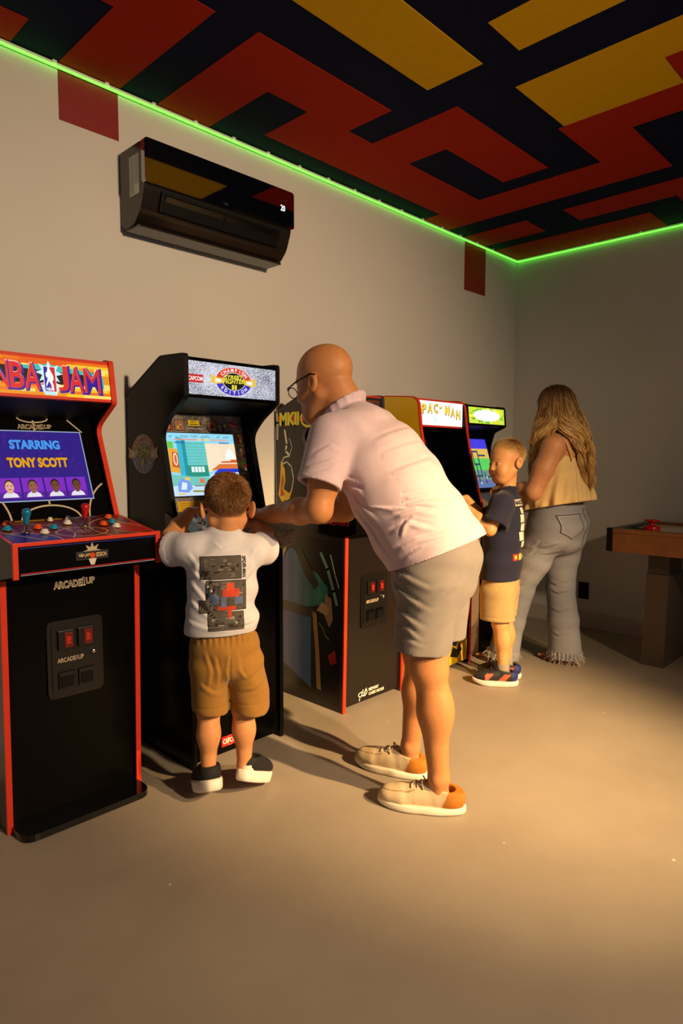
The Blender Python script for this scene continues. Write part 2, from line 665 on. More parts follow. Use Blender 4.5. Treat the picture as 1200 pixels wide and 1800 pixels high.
# air conditioner
ac = root("air_conditioner", (-2.797, -0.1, 2.11), "glossy black split air conditioner mounted high on the left wall", "air conditioner")
ACB = mat("ac_black_plastic", (30, 25, 22), rough=0.22, var=0.05)
ax0, ax1 = -3.178, -2.415
prof = round_poly([(-0.002, 2.15), (-0.002, 2.425), (-0.185, 2.425), (-0.197, 2.30), (-0.197, 2.255), (-0.165, 2.175),
                   (-0.115, 2.128), (-0.04, 2.122)], 0.02, 4)
prism_x("casing", prof, ax0 + 0.006, ax1 - 0.006, ACB, ac)
pp = round_poly([(ax0, 2.262), (ax1, 2.262), (ax1, 2.428), (ax0, 2.428)], 0.016, 5)
n = len(pp)
v = [(x, -0.213, z) for x, z in pp] + [(x, -0.187, z) for x, z in pp]
mk("front_panel", v, [list(range(n)), list(range(2 * n - 1, n - 1, -1))] + [[i, (i + 1) % n, n + (i + 1) % n, n + i] for i in range(n)],
   mat("ac_mirror_black", (160, 160, 164), rough=0.04, metal=1.0, var=0.0), ac)
# outlet slot and flaps on the sloped underside
sl = Vector((0, -0.165 + 0.197, 2.175 - 2.255)).normalized()
slotrot = Matrix.Rotation(math.atan2(0.032, 0.08), 3, 'X')
box("air_slot", (-3.10, -0.197, 2.175), (-2.49, -0.177, 2.252), BLACK_MATT, ac, rot=slotrot, bevel=0.004)
for xa, xb in ((-3.085, -2.80), (-2.79, -2.505)):
    box("flap", (xa, -0.203, 2.203), (xb, -0.196, 2.238), GLOSS, ac, rot=Matrix.Rotation(0.75, 3, 'X'), bevel=0.002)
box("flap_divider", (-2.799, -0.206, 2.195), (-2.791, -0.19, 2.245), ACB, ac, rot=slotrot)
box("bottom_lip", (-3.165, -0.135, 2.118), (-2.428, -0.03, 2.127), ACB, ac, bevel=0.003)
a = Art()
a.rect(0, 0, 0.075, 0.15, (205, 205, 200), 0)
for k in range(26):
    a.rect(0.005, 0.006 + k * 0.0055, 0.034 + 0.004 * random.random(), 0.0085 + k * 0.0055, (120, 120, 120), 1)
    if k > 5:
        a.rect(0.041, 0.006 + k * 0.0055, 0.069 + 0.003 * random.random(), 0.0085 + k * 0.0055, (130, 130, 130), 1)
a.build("rating_label", ac, (ax0 + 0.0055, -0.085, 2.235), (0, -1, 0), (0, 0, 1), [PRINT], label="white printed rating label")
a = Art()
a.text("20", 0, 0, 0.026, 0.026, (235, 255, 250), 1, bold=0.0)
a.build("display_digits", ac, (-2.497, -0.2135, 2.331), FX, FZ, [mat("lit_digits", glow_attr=True, estr=1.6)], label="white lit digits")
a = Art()
a.text("LG", 0, 0, 0.02, 0.011, (70, 70, 72), 1)
a.build("maker_mark", ac, (-2.81, -0.2135, 2.272), FX, FZ, [PRINT])
box("wall_plate", (-3.16, -0.0019, 2.14), (-2.43, -0.0005, 2.40), CHAN, ac)


# ------------------------------------------------------------------ arcade cabinets
def plane_axes(b, t):
    V = Vector((0, t[0] - b[0], t[1] - b[1]))
    return Vector((1, 0, 0)), V.normalized(), V.length


def slab(name, x0, x1, b, t, thick, m, parent):
    """thin board whose front face spans (y,z) b..t between x0 and x1; thickness goes to the back"""
    V = Vector((t[0] - b[0], t[1] - b[1])).normalized()
    N = Vector((V.y, -V.x)) * thick
    prof = [b, t, (t[0] + N.x, t[1] + N.y), (b[0] + N.x, b[1] + N.y)]
    return prism_x(name, prof, x0, x1, m, parent)


def coin_door(par, cx, y, z0, w, h, text, slope=0.0):
    """embossed coin door on a front panel at plane y"""
    x0, x1, z1 = cx - w / 2, cx + w / 2, z0 + h
    pts = round_poly([(x0, z0), (x1, z0), (x1, z1), (x0, z1)], 0.022, 4)

    def plate(name, grow, d0, d1, m, parent):
        ctr = Vector((cx, z0 + h / 2))
        P = [(cx + (p[0] - cx) * (1 - 2 * grow / w), ctr.y + (p[1] - ctr.y) * (1 - 2 * grow / h)) for p in pts]
        n = len(P)
        v = [(x, y - d1, z) for x, z in P] + [(x, y - d0, z) for x, z in P]
        return mk(name, v, [list(range(n)), list(range(2 * n - 1, n - 1, -1))] + [[i, (i + 1) % n, n + (i + 1) % n, n + i] for i in range(n)], m, parent)
    DM = mat("coin_door_black", (16, 14, 12), rough=0.35, var=0.08)
    door = plate("coin_door", 0.0, -0.002, 0.006, DM, par)
    plate("door_panel", 0.014, 0.0055, 0.0095, DM, door)
    sw = w * 0.29
    REDL = mat("coin_reject_red", (70, 12, 8), emit=(190, 22, 12), estr=0.12, rough=0.3)
    for k in (0, 1):
        xa = x0 + w * 0.17 + k * (sw + w * 0.06)
        box("coin_slot", (xa, y - 0.020, z1 - h * 0.37), (xa + sw, y - 0.009, z1 - h * 0.12), DM, door, bevel=0.003)
        box("coin_button", (xa + sw * 0.36, y - 0.023, z1 - h * 0.345), (xa + sw * 0.88, y - 0.019, z1 - h * 0.15), REDL, door, bevel=0.0015)
        b = Art()
        for q_ in range(5):
            b.rect(sw * .05 * (q_ % 2), q_ * .0052, sw * (.34 - .06 * ((q_ * 2) % 3)), q_ * .0052 + .0024, (235, 60, 40), 1)
        b.build("coin_mark", door, (xa + sw * 0.45, y - 0.0232, z1 - h * 0.29), FX, FZ, [PRINT])
        box("coin_return", (xa, y - 0.016, z0 + h * 0.12), (xa + sw, y - 0.009, z0 + h * 0.34), GLOSS, door, bevel=0.003)
        box("return_flap", (xa + sw * 0.12, y - 0.019, z0 + h * 0.14), (xa + sw * 0.88, y - 0.0155, z0 + h * 0.29), BLACK_MATT, door, bevel=0.001)
    me = lathe_mesh("lock", [(0, 0.009), (0.005, 0.009), (0.0085, 0.007), (0.010, 0.002), (0.010, 0), (0, 0)], STEEL, 16, (0, -1, 0))
    link("lock", me, door, (x1 - w * 0.19, y - 0.0095, z0 + h * 0.53))
    b = Art()
    b.text(text, 0, 0, w * 0.47, h * 0.06, (190, 170, 140), 1, bold=0.02)
    b.build("door_lettering", door, (x0 + w * 0.16, y - 0.0097, z0 + h * 0.46), FX, FZ, [PRINT])
    return door


BTN = {}


def button(par, p, axis, col, r=0.0145):
    key = (col, r)
    if key not in BTN:
        m = mat("button_plastic_%02x%02x%02x" % col, col, rough=0.25, var=0.0)
        BTN[key] = lathe_mesh("button", [(0, 0.012), (r * 0.55, 0.0125), (r * 0.66, 0.011), (r * 0.68, 0.006), (r * 0.74, 0.0055), (r * 0.9, 0.005), (r, 0.002), (r, 0.0), (0, 0)], m, 20, axis)
    return link("button", BTN[key], par, p)


def joystick(par, p, axis, col, bat=True, sc=1.0):
    ax = Vector(axis).normalized()
    hs = 0.045 * sc * (.7 if bat else 1)
    sh = lathe_mesh("joystick", [(0, hs), (0.004, hs), (0.004, 0.004), (0.014, 0.0035), (0.015, 0), (0, 0)], STEEL, 14, ax)
    j = link("joystick", sh, par, p)
    m = mat("joystick_%02x%02x%02x" % col, col, rough=0.22, var=0.0)
    if bat:
        pr = [(r_ * .76, z_ * .70) for r_, z_ in ((0, 0), (0.008, 0.0), (0.010, 0.006), (0.0125, 0.025), (0.0175, 0.048), (0.0185, 0.056), (0.0165, 0.066), (0.010, 0.0725), (0, 0.0745))]
        sc *= .7
    else:
        pr = [(0.0175 * math.sin(math.pi * k / 12), 0.0175 - 0.0175 * math.cos(math.pi * k / 12)) for k in range(13)]
    me = lathe_mesh("handle", pr, m, 18, ax)
    link("handle", me, j, Vector(p) + ax * 0.036 * sc)
    return j


def cabinet(label, x0, x1, side, trim_path, side_m, trim_m, mq, bez, deck, front, frame_m=None, kick_m=None, deck_over=0.006, deck_side=None, mq_frame=0.012):
    """one arcade cabinet; side: closed (y,z) profile, mq/bez/front: ((y,z) bottom, (y,z) top), deck: closed (y,z) profile"""
    R = root("arcade_cabinet", ((x0 + x1) / 2, -0.24, 0), label, "arcade machine", "arcade cabinets along the wall")
    t = 0.016
    for xa in (x0, x1 - t):
        sp = prism_x("side_panel", side, xa, xa + t, side_m, R)
        trim_x("edge_molding", trim_path, xa - 0.0012, xa + t + 0.0012, trim_m, sp)
    xi0, xi1 = x0 + t, x1 - t
    top_b = max(side, key=lambda p: (p[1] + p[0] * 0.2))
    back_z = max(p[1] for p in side if p[0] > -0.03)
    box("back_board", (xi0, -0.034, 0.02), (xi1, -0.022, back_z - 0.02), BLACK_MATT, R)
    (mb, mt), (bb, bt), (fb, ft) = mq, bez, front
    # roof from the marquee top to the back
    slab("roof", xi0, xi1, (mt[0] + 0.004, mt[1] - 0.006), (-0.03, back_z - 0.004), 0.012, BLACK_MATT, R)
    # marquee frame and underside
    fm = frame_m or BLACK
    V = Vector((mt[0] - mb[0], mt[1] - mb[1])).normalized()
    L = (Vector(mt) - Vector(mb)).length
    fr = mq_frame
    nb = Vector(mb)
    for a0, a1 in ((0, fr), (L - fr, L)):
        p, q = nb + V * a0, nb + V * a1
        slab("marquee_frame", xi0, xi1, (p.x - 0.003, p.y), (q.x - 0.003, q.y), 0.02, fm, R)
    slab("speaker_panel", xi0, xi1, bt, (mb[0] + 0.003, mb[1] + 0.001), 0.01, BLACK_MATT, R)
    slab("bezel", xi0, xi1, bb, bt, 0.012, BLACK, R)
    slab("front_panel", xi0, xi1, fb, ft, 0.014, kick_m or BLACK, R)
    prism_x("control_deck", deck, x0 - deck_over, x1 + deck_over, deck_side or BLACK, R)
    return R


def emblem(A, cx, cy, rx, ry, L, s=1.0):
    def c(r, g, b):
        return (int(r * s), int(g * s), int(b * s))
    A.ell(cx, cy, rx * 1.0, ry * 1.0, c(245, 240, 235), L)
    A.ring(cx, cy, rx * .97, ry * .97, rx * .37, c(222, 66, 38), L + 1, 12, 168, wy=ry * .37)
    A.ring(cx, cy, rx * .97, ry * .97, rx * .37, c(62, 48, 190), L + 1, 192, 348, wy=ry * .37)
    A.ell(cx, cy, rx * .62, ry * .62, c(240, 235, 225), L + 2)
    A.ell(cx, cy, rx * .585, ry * .585, c(14, 14, 12), L + 3)
    for sg in (-1, 1):
        A.poly([(cx + sg * rx * .55, cy + ry * .16), (cx + sg * rx * .98, cy + ry * .22), (cx + sg * rx * 1.28, cy + ry * .36),
                (cx + sg * rx * 1.19, cy + ry * .08), (cx + sg * rx * 1.28, cy - ry * .16), (cx + sg * rx * .98, cy - ry * .26), (cx + sg * rx * .55, cy - ry * .14)], c(238, 200, 70), L + 4)
        A.poly([(cx + sg * rx * .70, cy + ry * .10), (cx + sg * rx * 1.02, cy + ry * .12), (cx + sg * rx * 1.02, cy - ry * .15), (cx + sg * rx * .70, cy - ry * .10)], c(250, 244, 232), L + 5)
    A.arc_text("CHAMPION", cx, cy, rx * .79, ry * .79, 152, 28, ry * .24, rx / ry * .60, c(255, 252, 248), L + 6, 0.025)
    A.arc_text("EDITION", cx, cy, rx * .79, ry * .79, 208, 332, ry * .24, rx / ry * .60, c(255, 252, 248), L + 6, 0.025, flip=True)
    for dx, col, k in ((0.02, c(20, 30, 10), 6), (0, c(240, 226, 70), 7)):
        A.text("STREET", cx - rx * .56 + dx * rx, cy + ry * .16 - dx * ry, rx * 1.0, ry * .27, col, L + k, .03, shear=.35, rot=.06)
        A.text("FIGHTER", cx - rx * .62 + dx * rx, cy - ry * .15 - dx * ry, rx * 1.2, ry * .32, col, L + k, .03, shear=.35, rot=.06)
        A.text("II", cx - rx * .13 + dx * rx, cy - ry * .55 - dx * ry, rx * .26, ry * .32, col, L + k, .04)


def maker_text(A, x, y, w, h, L=1):
    """ARCADE1UP outline lettering"""
    f = lambda px, py: (px, py + (px - x) * 0.0)
    A.text("ARCADE", x - .002, y - .002, w * .66 + .004, h * .82 + .004, (232, 214, 180), L, .05)
    A.text("ARCADE", x, y, w * .66, h * .82, (14, 12, 10), L + 1, -.0)
    A.poly([(x + w * .672, y + h * .80), (x + w * .715, y + h * 1.10), (x + w * .75, y + h * 1.10), (x + w * .75, y + h * .14), (x + w * .775, y + h * .14), (x + w * .775, y - h * .04), (x + w * .67, y - h * .04), (x + w * .67, y + h * .14), (x + w * .695, y + h * .14), (x + w * .695, y + h * .72)], (232, 214, 180), L)
    A.poly([(x + w * .690, y + h * .80), (x + w * .718, y + h * .98), (x + w * .738, y + h * .98), (x + w * .738, y + h * .02), (x + w * .705, y + h * .02), (x + w * .705, y + h * .80)], (14, 12, 10), L + 1)
    A.text("UP", x + w * .785, y + h * .18 - .002, w * .235, h * .72 + .004, (232, 214, 180), L, .05)
    A.text("UP", x + w * .79, y + h * .18, w * .225, h * .72, (14, 12, 10), L + 1, 0)


# ---- basketball cabinet (leftmost)
side = round_poly([(-0.02, 0.0), (-0.413, 0.0), (-0.435, 0.83), (-0.30, 0.99), (-0.165, 1.318), (-0.305, 1.402), (-0.281, 1.553), (-0.245, 1.558), (-0.02, 1.47)],
                  0.012, 4, {0: 0, 1: 0, 2: 0, 4: 0.04})
path_lo = [(-0.413, 0.002), (-0.435, 0.825)]
i0 = min(range(len(side)), key=lambda i: abs(side[i][1] - 0.98) + abs(side[i][0] + 0.30))
path_hi = [p for p in side[i0:]]
SIDEM = mat("dark_brown_side_print", (34, 14, 8), rough=0.3, var=0.5, vscale=14)
nba = cabinet("basketball arcade cabinet with orange-red edging and striped orange marquee at far left", -3.828, -3.364, side, path_hi, SIDEM, RED_TRIM,
              ((-0.295, 1.404), (-0.271, 1.551)), ((-0.277, 0.99), (-0.125, 1.345)),
              [(-0.29, 0.996), (-0.572, 0.950), (-0.572, 0.856), (-0.41, 0.825), (-0.29, 0.9)], ((-0.4, 0.025), (-0.42, 0.86)), frame_m=RED_TRIM)
for xa in (-3.828, -3.380):
    trim_x("edge_molding", path_lo, xa - 0.0012, xa + 0.0172, RED_TRIM, nba, 0.004)
# rounded base plate
bp = round_poly([(-3.815, -0.05), (-3.815, -0.515), (-3.375, -0.515), (-3.375, -0.05)], 0.05, 6, {0: 0, 3: 0})
n = len(bp)
mk("base_plate", [(x, y, 0.002) for x, y in bp] + [(x, y, 0.024) for x, y in bp],
   [list(range(n)), list(range(2 * n - 1, n - 1, -1))] + [[i, (i + 1) % n, n + (i + 1) % n, n + i] for i in range(n)], GLOSS, nba)
# marquee art
U, V, L = plane_axes((-0.295, 1.404), (-0.271, 1.551))
A = Art()
w, h, cx = 0.428, 0.126, 0.2135
A.rect(0, 0, w, h, (236, 120, 20), 0)
rs = random.Random(3)
for k in range(12):
    y0 = h * k / 12
    x = 0
    while x < w:
        dx = 0.05 + rs.random() * 0.14
        A.rect(x, y0, min(w, x + dx), y0 + h / 12 + .0002, rs.choice([(246, 202, 40), (236, 116, 18), (232, 92, 16), (250, 225, 110), (240, 150, 24)]), 1)
        x += dx
A.poly([(cx - .21, .038), (cx - .16, .094), (cx + .165, .094), (cx + .185, .042)], (8, 8, 14), 2)
A.poly([(cx - .12, .094), (cx - .005, .108), (cx + .17, .090), (cx + .165, .080), (cx - .1, .088)], (60, 190, 180), 3)
A.rect(cx + .185, .036, cx + .192, .078, (60, 180, 190), 3)
star = []
for k in range(16):
    a_ = math.pi * 2 * k / 16
    r_ = 0.042 if k % 2 == 0 else 0.022
    star.append((cx + r_ * math.cos(a_) * 1.15, .078 + r_ * math.sin(a_)))
A.poly(star, (205, 240, 246), 4)
A.poly([(cx - .034, .036), (cx + .034, .036), (cx + .02, .002), (cx - .02, .002)], (196, 236, 240), 4)
A.ring(cx, .037, .036, .008, .003, (240, 250, 250), 5)
for s_, x_, w_ in (("N", cx - .180, .044), ("B", cx - .129, .042), ("A", cx - .083, .047), ("J", cx + .027, .034), ("A", cx + .066, .046), ("M", cx + .119, .056)):
    tl = .088
    A.text(s_, x_ + .001, .011, w_ + .010, tl + .010, (52, 22, 150), 6, .035)
    bo_ = .0 if s_ in "MN" else .02
    A.text(s_, x_, .018, w_ + .003, tl + .004, (255, 190, 170), 7, bo_)
    A.text(s_, x_, .018, w_ + .003, tl, (222, 36, 40), 8, bo_)
lw, lh = .021, .088
A.rect(cx - lw, .012, cx + lw, .012 + lh, (246, 246, 250), 9)
A.rect(cx - lw + .002, .014, cx, .010 + lh, (36, 40, 160), 10)
A.rect(cx, .014, cx + lw - .002, .010 + lh, (214, 30, 44), 10)
sil = [(-.25, .98), (.0, .99), (.15, .86), (.3, .78), (.55, .66), (.6, .5), (.35, .42), (.5, .28), (.55, .06), (.28, .05), (.1, .3), (-.2, .42), (-.62, .2), (-.7, .28), (-.35, .52), (-.6, .6), (-.66, .72), (-.4, .78), (-.3, .86)]
A.poly([(cx + p[0] * lw, .012 + p[1] * lh) for p in sil], (248, 248, 250), 11)
A.text("NBA", cx - lw * .75, .016, lw * 1.1, .011, (245, 245, 250), 12, .03)
A.build("marquee", nba, Vector((-3.8095, -0.2976, 1.414)), U, V, [GLOW], label="lit striped marquee sign")
# bezel court lines
U, V, L = plane_axes((-0.277, 0.99), (-0.125, 1.345))
bo = Vector((-3.812, -0.277, 0.99))
cx = 0.216
LC = (205, 190, 160)
for fn_ in (lambda A: A.ring(cx, -.002, .105, .058, .006, LC, 1, 0, 180), lambda A: A.line([(cx, .055), (cx, .076)], .006, LC),
            lambda A: A.ring(cx + .27, -.01, .14, .16, .006, LC, 1, 118, 185), lambda A: A.ring(cx - .27, -.01, .14, .16, .006, LC, 1, -5, 62),
            lambda A: A.line([(cx, .335), (cx, .375)], .006, LC), lambda A: A.ring(cx, .387, .055, .02, .005, LC, 1, 180, 360),
            lambda A: A.line([(cx + .125, .383), (cx + .17, .336)], .005, LC), lambda A: A.line([(cx - .125, .383), (cx - .17, .336)], .005, LC)):
    A = Art()
    fn_(A)
    A.build("court_line", nba, bo, U, V, [PRINT])
A = Art()
maker_text(A, cx - .055, .345, .115, .017, 2)
A.build("maker_lettering", nba, bo, U, V, [PRINT])
A = Art()
sx0, sx1, sy0, sy1 = .057, .376, .074, .333
A.rect(sx0 - .004, sy0 - .004, sx1 + .004, sy1 + .004, (150, 165, 190), 1)
A.rect(sx0, sy0, sx1, sy1, (42, 22, 128), 2)
rs = random.Random(5)
for k in range(90):
    x, y, l_ = sx0 + rs.random() * .28, sy0 + .09 + rs.random() * .15, .01 + rs.random() * .02
    A.line([(x, y), (x + l_ * .6, min(y + l_, sy1))], .0012, rs.choice([(80, 40, 150), (60, 30, 160), (30, 30, 150), (110, 40, 130)]), 3)
A.text("STARRING", .117, .262, .178, .040, (20, 16, 60), 4, .07)
A.text("STARRING", .119, .264, .174, .036, (66, 150, 240), 5, .05)
A.text("TONY SCOTT", .100, .193, .212, .042, (30, 14, 30), 4, .07)
A.text("TONY SCOTT", .102, .195, .208, .038, (226, 160, 30), 5, .05)
for k, (skin, hairc) in enumerate((((228, 172, 140), (60, 36, 24)), ((150, 96, 62), (30, 22, 18)), ((112, 68, 46), (22, 16, 14)), ((104, 62, 42), (20, 15, 13)))):
    tx = .060 + k * .0765
    A.rect(tx, .083, tx + .070, .157, (124, 40, 190), 4)
    A.rect(tx, .083, tx + .070, .105, (94, 24, 150), 5)
    px, py = tx + .034, .124
    A.poly([(px - .026, .086), (px + .026, .086), (px + .021, .098), (px + .008, .106), (px - .008, .106), (px - .021, .098)], (226, 226, 238), 6)
    A.rect(px - .007, .100, px + .007, .115, skin, 7)
    A.ell(px, py + .006, .0155, .021, hairc, 7)
    A.ell(px, py, .014, .020, skin, 8)
    A.rect(px - .009, py + .003, px - .003, py + .0055, (24, 16, 14), 9)
    A.rect(px + .003, py + .003, px + .009, py + .0055, (24, 16, 14), 9)
    A.rect(px - .005, py - .010, px + .006, py - .0075, (150, 60, 50), 9)
A.build("screen", nba, bo, U, V, [GLOW], label="lit blue-purple game screen")
# control deck print, joysticks, buttons
U, V, L = plane_axes((-0.572, 0.950), (-0.29, 0.996))
DN = U.cross(V)
do = Vector((-3.834, -0.572, 0.950))
A = Art()
dw = .476
A.rect(0, 0, dw, L, (214, 58, 34), 0)
A.rect(.012, .014, dw - .012, L, (112, 38, 22), 1)
A.poly([(.012, .014), (.15, .014), (.145, .06), (.11, .10), (.06, .118), (.012, .118)], (20, 40, 150), 2)
A.ring(.045, .02, .112, .105, .004, (225, 205, 170), 3, -4, 100)
A.poly([(dw - .012, .03), (dw - .012, .16), (dw - .07, .155), (dw - .11, .11), (dw - .10, .05), (dw - .06, .02)], (190, 40, 30), 2)
A.ring(dw - .045, .09, .075, .075, .004, (225, 205, 170), 3, 90, 260)
A.ring(cx + .03, .085, .085, .055, .004, (225, 205, 170), 3)
A.poly([(cx + .03 + (.055 if k % 2 == 0 else .026) * math.cos(k * math.pi / 8), .088 + (.026 if k % 2 == 0 else .012) * math.sin(k * math.pi / 8)) for k in range(16)], (170, 120, 90), 3)
A.ring(.02, .10, .20, .15, .004, (225, 205, 170), 3, -30, 75)
A.ring(dw - .02, .10, .17, .15, .004, (225, 205, 170), 3, 105, 215)
A.line([(.012, .15), (.10, .03)], .004, (225, 205, 170), 3)
A.line([(dw - .07, .20), (dw - .015, .10)], .004, (225, 205, 170), 3)
A.rect(.10, L - .028, .255, L - .012, (190, 170, 30), 3)
A.rect(.265, L - .028, .38, L - .012, (60, 120, 180), 3)
A.text("NBA JAM", cx - .02, .080, .10, .014, (60, 20, 16), 4, .03)
A.build("deck_print", nba, do, U, V, [PRINT])
dp = lambda x, v_: do + U * (x + 3.834) + V * (v_ + .004) + DN * .004
for x, v_, c_ in ((-3.772, .222, (226, 92, 34)), (-3.700, .158, (226, 78, 30)), (-3.703, .095, (225, 222, 214)), (-3.655, .143, (22, 140, 178)),
                  (-3.592, .186, (226, 222, 214)), (-3.487, .142, (226, 86, 34)), (-3.460, .102, (226, 222, 214)), (-3.446, .162, (22, 140, 178)), (-3.428, .226, (226, 92, 34)), (-3.790, .165, (22, 140, 178))):
    button(nba, dp(x, v_), DN, c_)
for x, v_ in ((-3.629, .237), (-3.568, .238)):
    button(nba, dp(x, v_), DN, (214, 206, 190), .010)
joystick(nba, dp(-3.752, .116), DN, (16, 120, 160))
joystick(nba, dp(-3.553, .143), DN, (190, 20, 26))
# deck front: red framing strips and emblem
box("deck_corner_trim", (-3.836, -0.577, 0.848), (-3.820, -0.566, 0.957), RED_TRIM, nba, bevel=.002)
box("deck_corner_trim", (-3.374, -0.577, 0.848), (-3.356, -0.566, 0.957), RED_TRIM, nba, bevel=.002)
box("deck_edge_trim", (-3.822, -0.5755, 0.944), (-3.372, -0.568, 0.956), RED_TRIM, nba, bevel=.002)
A = Art()
A.rect(.014, .0815, .464, .085, (30, 40, 120), 1)
A.rect(.014, .006, .464, .0085, (205, 34, 40), 1)
A.rect(.014, .002, .464, .0038, (170, 180, 205), 1)
ex = .232
A.poly([(ex + (.030 if k % 2 == 0 else .015) * math.cos(k * math.pi / 8 + math.pi / 2), .056 + (.028 if k % 2 == 0 else .013) * math.sin(k * math.pi / 8 + math.pi / 2)) for k in range(16)], (190, 170, 140), 2)
A.rect(ex - .052, .030, ex + .052, .056, (60, 60, 66), 3)
A.rect(ex - .049, .033, ex + .049, .053, (12, 12, 14), 4)
A.text("NBA JAM", ex - .044, .036, .036, .014, (230, 200, 150), 5, .01)
A.text("SESSION", ex + .011, .036, .035, .014, (230, 200, 150), 5, .01)
A.ell(ex, .042, .009, .009, (210, 70, 30), 6)
A.poly([(ex - .013, .032), (ex + .013, .032), (ex + .006, .012), (ex - .006, .012)], (220, 210, 195), 5)
A.build("deck_front_print", nba, (-3.828, -0.572, 0.856), U, FZ, [PRINT])
A = Art()
maker_text(A, 0, 0, .135, .026)
A.build("maker_lettering", nba, (-3.657, -0.4195, 0.775), FX, (0, -.02, 1), [PRINT])
coin_door(nba, -3.592, -0.4135, 0.405, 0.19, 0.262, "ARCADE1UP")

# ---- fighting-game cabinet with speckled marquee
SPECK_GLOW = speckle_mat("speckled_marquee", glow=0.95, lo=(60, 62, 80), hi=(232, 234, 250), scale=330, mid=.46, width=.10)
SPECK = speckle_mat("speckled_print", lo=(40, 36, 34), hi=(190, 180, 170), scale=420, mid=.53, width=.07)
side = round_poly([(-0.02, 0.0), (-0.466, 0.0), (-0.466, 0.83), (-0.356, 0.99), (-0.279, 1.30), (-0.345, 1.365), (-0.452, 1.43), (-0.452, 1.588), (-0.285, 1.594), (-0.02, 1.468)],
                  0.012, 4, {0: 0, 1: 0, 4: .04, 5: .03})
trim = side[1:]
sf = cabinet("black arcade cabinet with grey speckled marquee and round champion emblem, played by the small boy", -3.172, -2.716, side, trim, BLACK, BLACK_MATT,
             ((-0.443, 1.43), (-0.443, 1.58)), ((-0.303, 0.975), (-0.203, 1.385)),
             [(-0.31, 0.992), (-0.556, 0.905), (-0.556, 0.852), (-0.46, 0.82), (-0.31, 0.88)], ((-0.455, 0.02), (-0.455, 0.86)), deck_side=SPECK)
A = Art()
A.rect(0, 0, .424, .124, (200, 200, 210), 0, 1)
A.rect(.000, .044, .070, .074, (205, 30, 34), 1)
A.text("CAPCOM", .003, .051, .064, .016, (250, 245, 240), 2, .03)
emblem(A, .212, .060, .088, .056, 1)
A.build("marquee", sf, (-3.156, -0.4465, 1.443), FX, FZ, [GLOW, SPECK_GLOW], label="lit grey speckled marquee with emblem")
A = Art()
emblem(A, .148, .1, .092, .078, 1, .66)
A.build("side_emblem", sf, (-3.1722, 0.003, 1.12), (0, -1, 0), FZ, [PRINT], label="round champion emblem on the side panel")
U, V, L = plane_axes((-0.303, 0.975), (-0.203, 1.385))
bo = Vector((-3.156, -0.303, 0.975))
A = Art()
A.rect(0, 0, .424, L, (120, 110, 100), 0, 1)
rs = random.Random(11)


def tile(x, y, wd, hd):
    A.rect(x - .002, y - .002, x + wd + .002, y + hd + .002, (12, 10, 10), 1)
    A.rect(x, y, x + wd, y + hd, rs.choice([(150, 110, 84), (120, 140, 150), (90, 120, 60), (140, 70, 50)]), 2)
    for _ in range(5):
        ex_, ey_ = x + wd * (.2 + .6 * rs.random()), y + hd * (.15 + .6 * rs.random())
        ra, rb = wd * (.1 + .15 * rs.random()), hd * (.1 + .18 * rs.random())
        ra, rb = min(ra, ex_ - x, x + wd - ex_), min(rb, ey_ - y, y + hd - ey_)
        A.ell(ex_, ey_, ra, rb, rs.choice([(200, 150, 110), (190, 40, 30), (60, 90, 140), (220, 190, 70), (40, 30, 26), (230, 220, 200)]), 3, 14)


for x in (.030, .085):
    tile(x, .352, .044, .042)
for x in (.245, .300):
    tile(x, .352, .044, .042)
A.rect(.150, .372, .205, .396, (205, 180, 40), 2)
A.text("NEW", .165, .386, .024, .007, (30, 24, 12), 3)
A.rect(.158, .377, .198, .380, (30, 24, 12), 3)
A.rect(.14, .358, .22, .362, (170, 160, 150), 3)
A.poly([(.353, .372), (.400, .362), (.402, .388), (.355, .398)], (190, 28, 26), 2)
A.line([(.360, .384), (.395, .377)], .005, (236, 190, 180), 3)
A.line([(.362, .375), (.392, .369)], .004, (236, 190, 180), 3)
for y in (.300, .238, .176, .114):
    tile(.383, y, .034, .046)
for y in (.262, .205, .148):
    tile(.004, y, .028, .042)
A.rect(.045, .010, .36, .056, (214, 172, 30), 2)
for k in range(5):
    A.rect(.055, .014 + k * .008, .16 + .02 * rs.random(), .0165 + k * .008, (150, 112, 22), 3)
    A.rect(.20, .014 + k * .008, .34, .0165 + k * .008, (150, 112, 22), 3)
A.poly([(.010, .012), (.034, .010), (.034, .056), (.022, .070), (.010, .056)], (196, 26, 26), 2)
A.rect(.036, .072, .369, .076, (20, 18, 18), 2)
A.build("bezel_print", sf, bo, U, V, [PRINT, SPECK], label="speckled bezel print with small picture tiles")
A = Art()
sx, sy, sw, sh = .037, .078, .331, .262
sc_ = lambda x, y: (sx + x * sw, sy + y * sh)


def sp(pts, col, l_):
    A.poly([sc_(*p) for p in pts], col, l_)


A.rect(sx - .003, sy - .003, sx + sw + .003, sy + sh + .003, (10, 10, 12), 1)
sp([(0, 0), (1, 0), (1, 1), (0, 1)], (150, 222, 246), 2)
sp([(0, .0), (1, .0), (1, .20), (0, .24)], (205, 228, 250), 3)
sp([(.0, .16), (.55, .16), (.55, .28), (.0, .34)], (120, 200, 190), 4)
sp([(.24, .30), (.54, .30), (.54, .86), (.24, .86)], (96, 196, 190), 3)
sp([(.24, .30), (.54, .30), (.54, .48), (.24, .48)], (40, 150, 128), 4)
for k in range(9):
    for j in range(7):
        sp([(.255 + k * .031, .50 + j * .05), (.27 + k * .031, .515 + j * .05), (.285 + k * .031, .50 + j * .05), (.27 + k * .031, .485 + j * .05)], (120, 212, 214), 5)
sp([(.13, .32), (.25, .30), (.25, .90), (.13, .95)], (56, 186, 206), 3)
sp([(.20, .31), (.25, .30), (.25, .90), (.20, .92)], (30, 150, 170), 4)
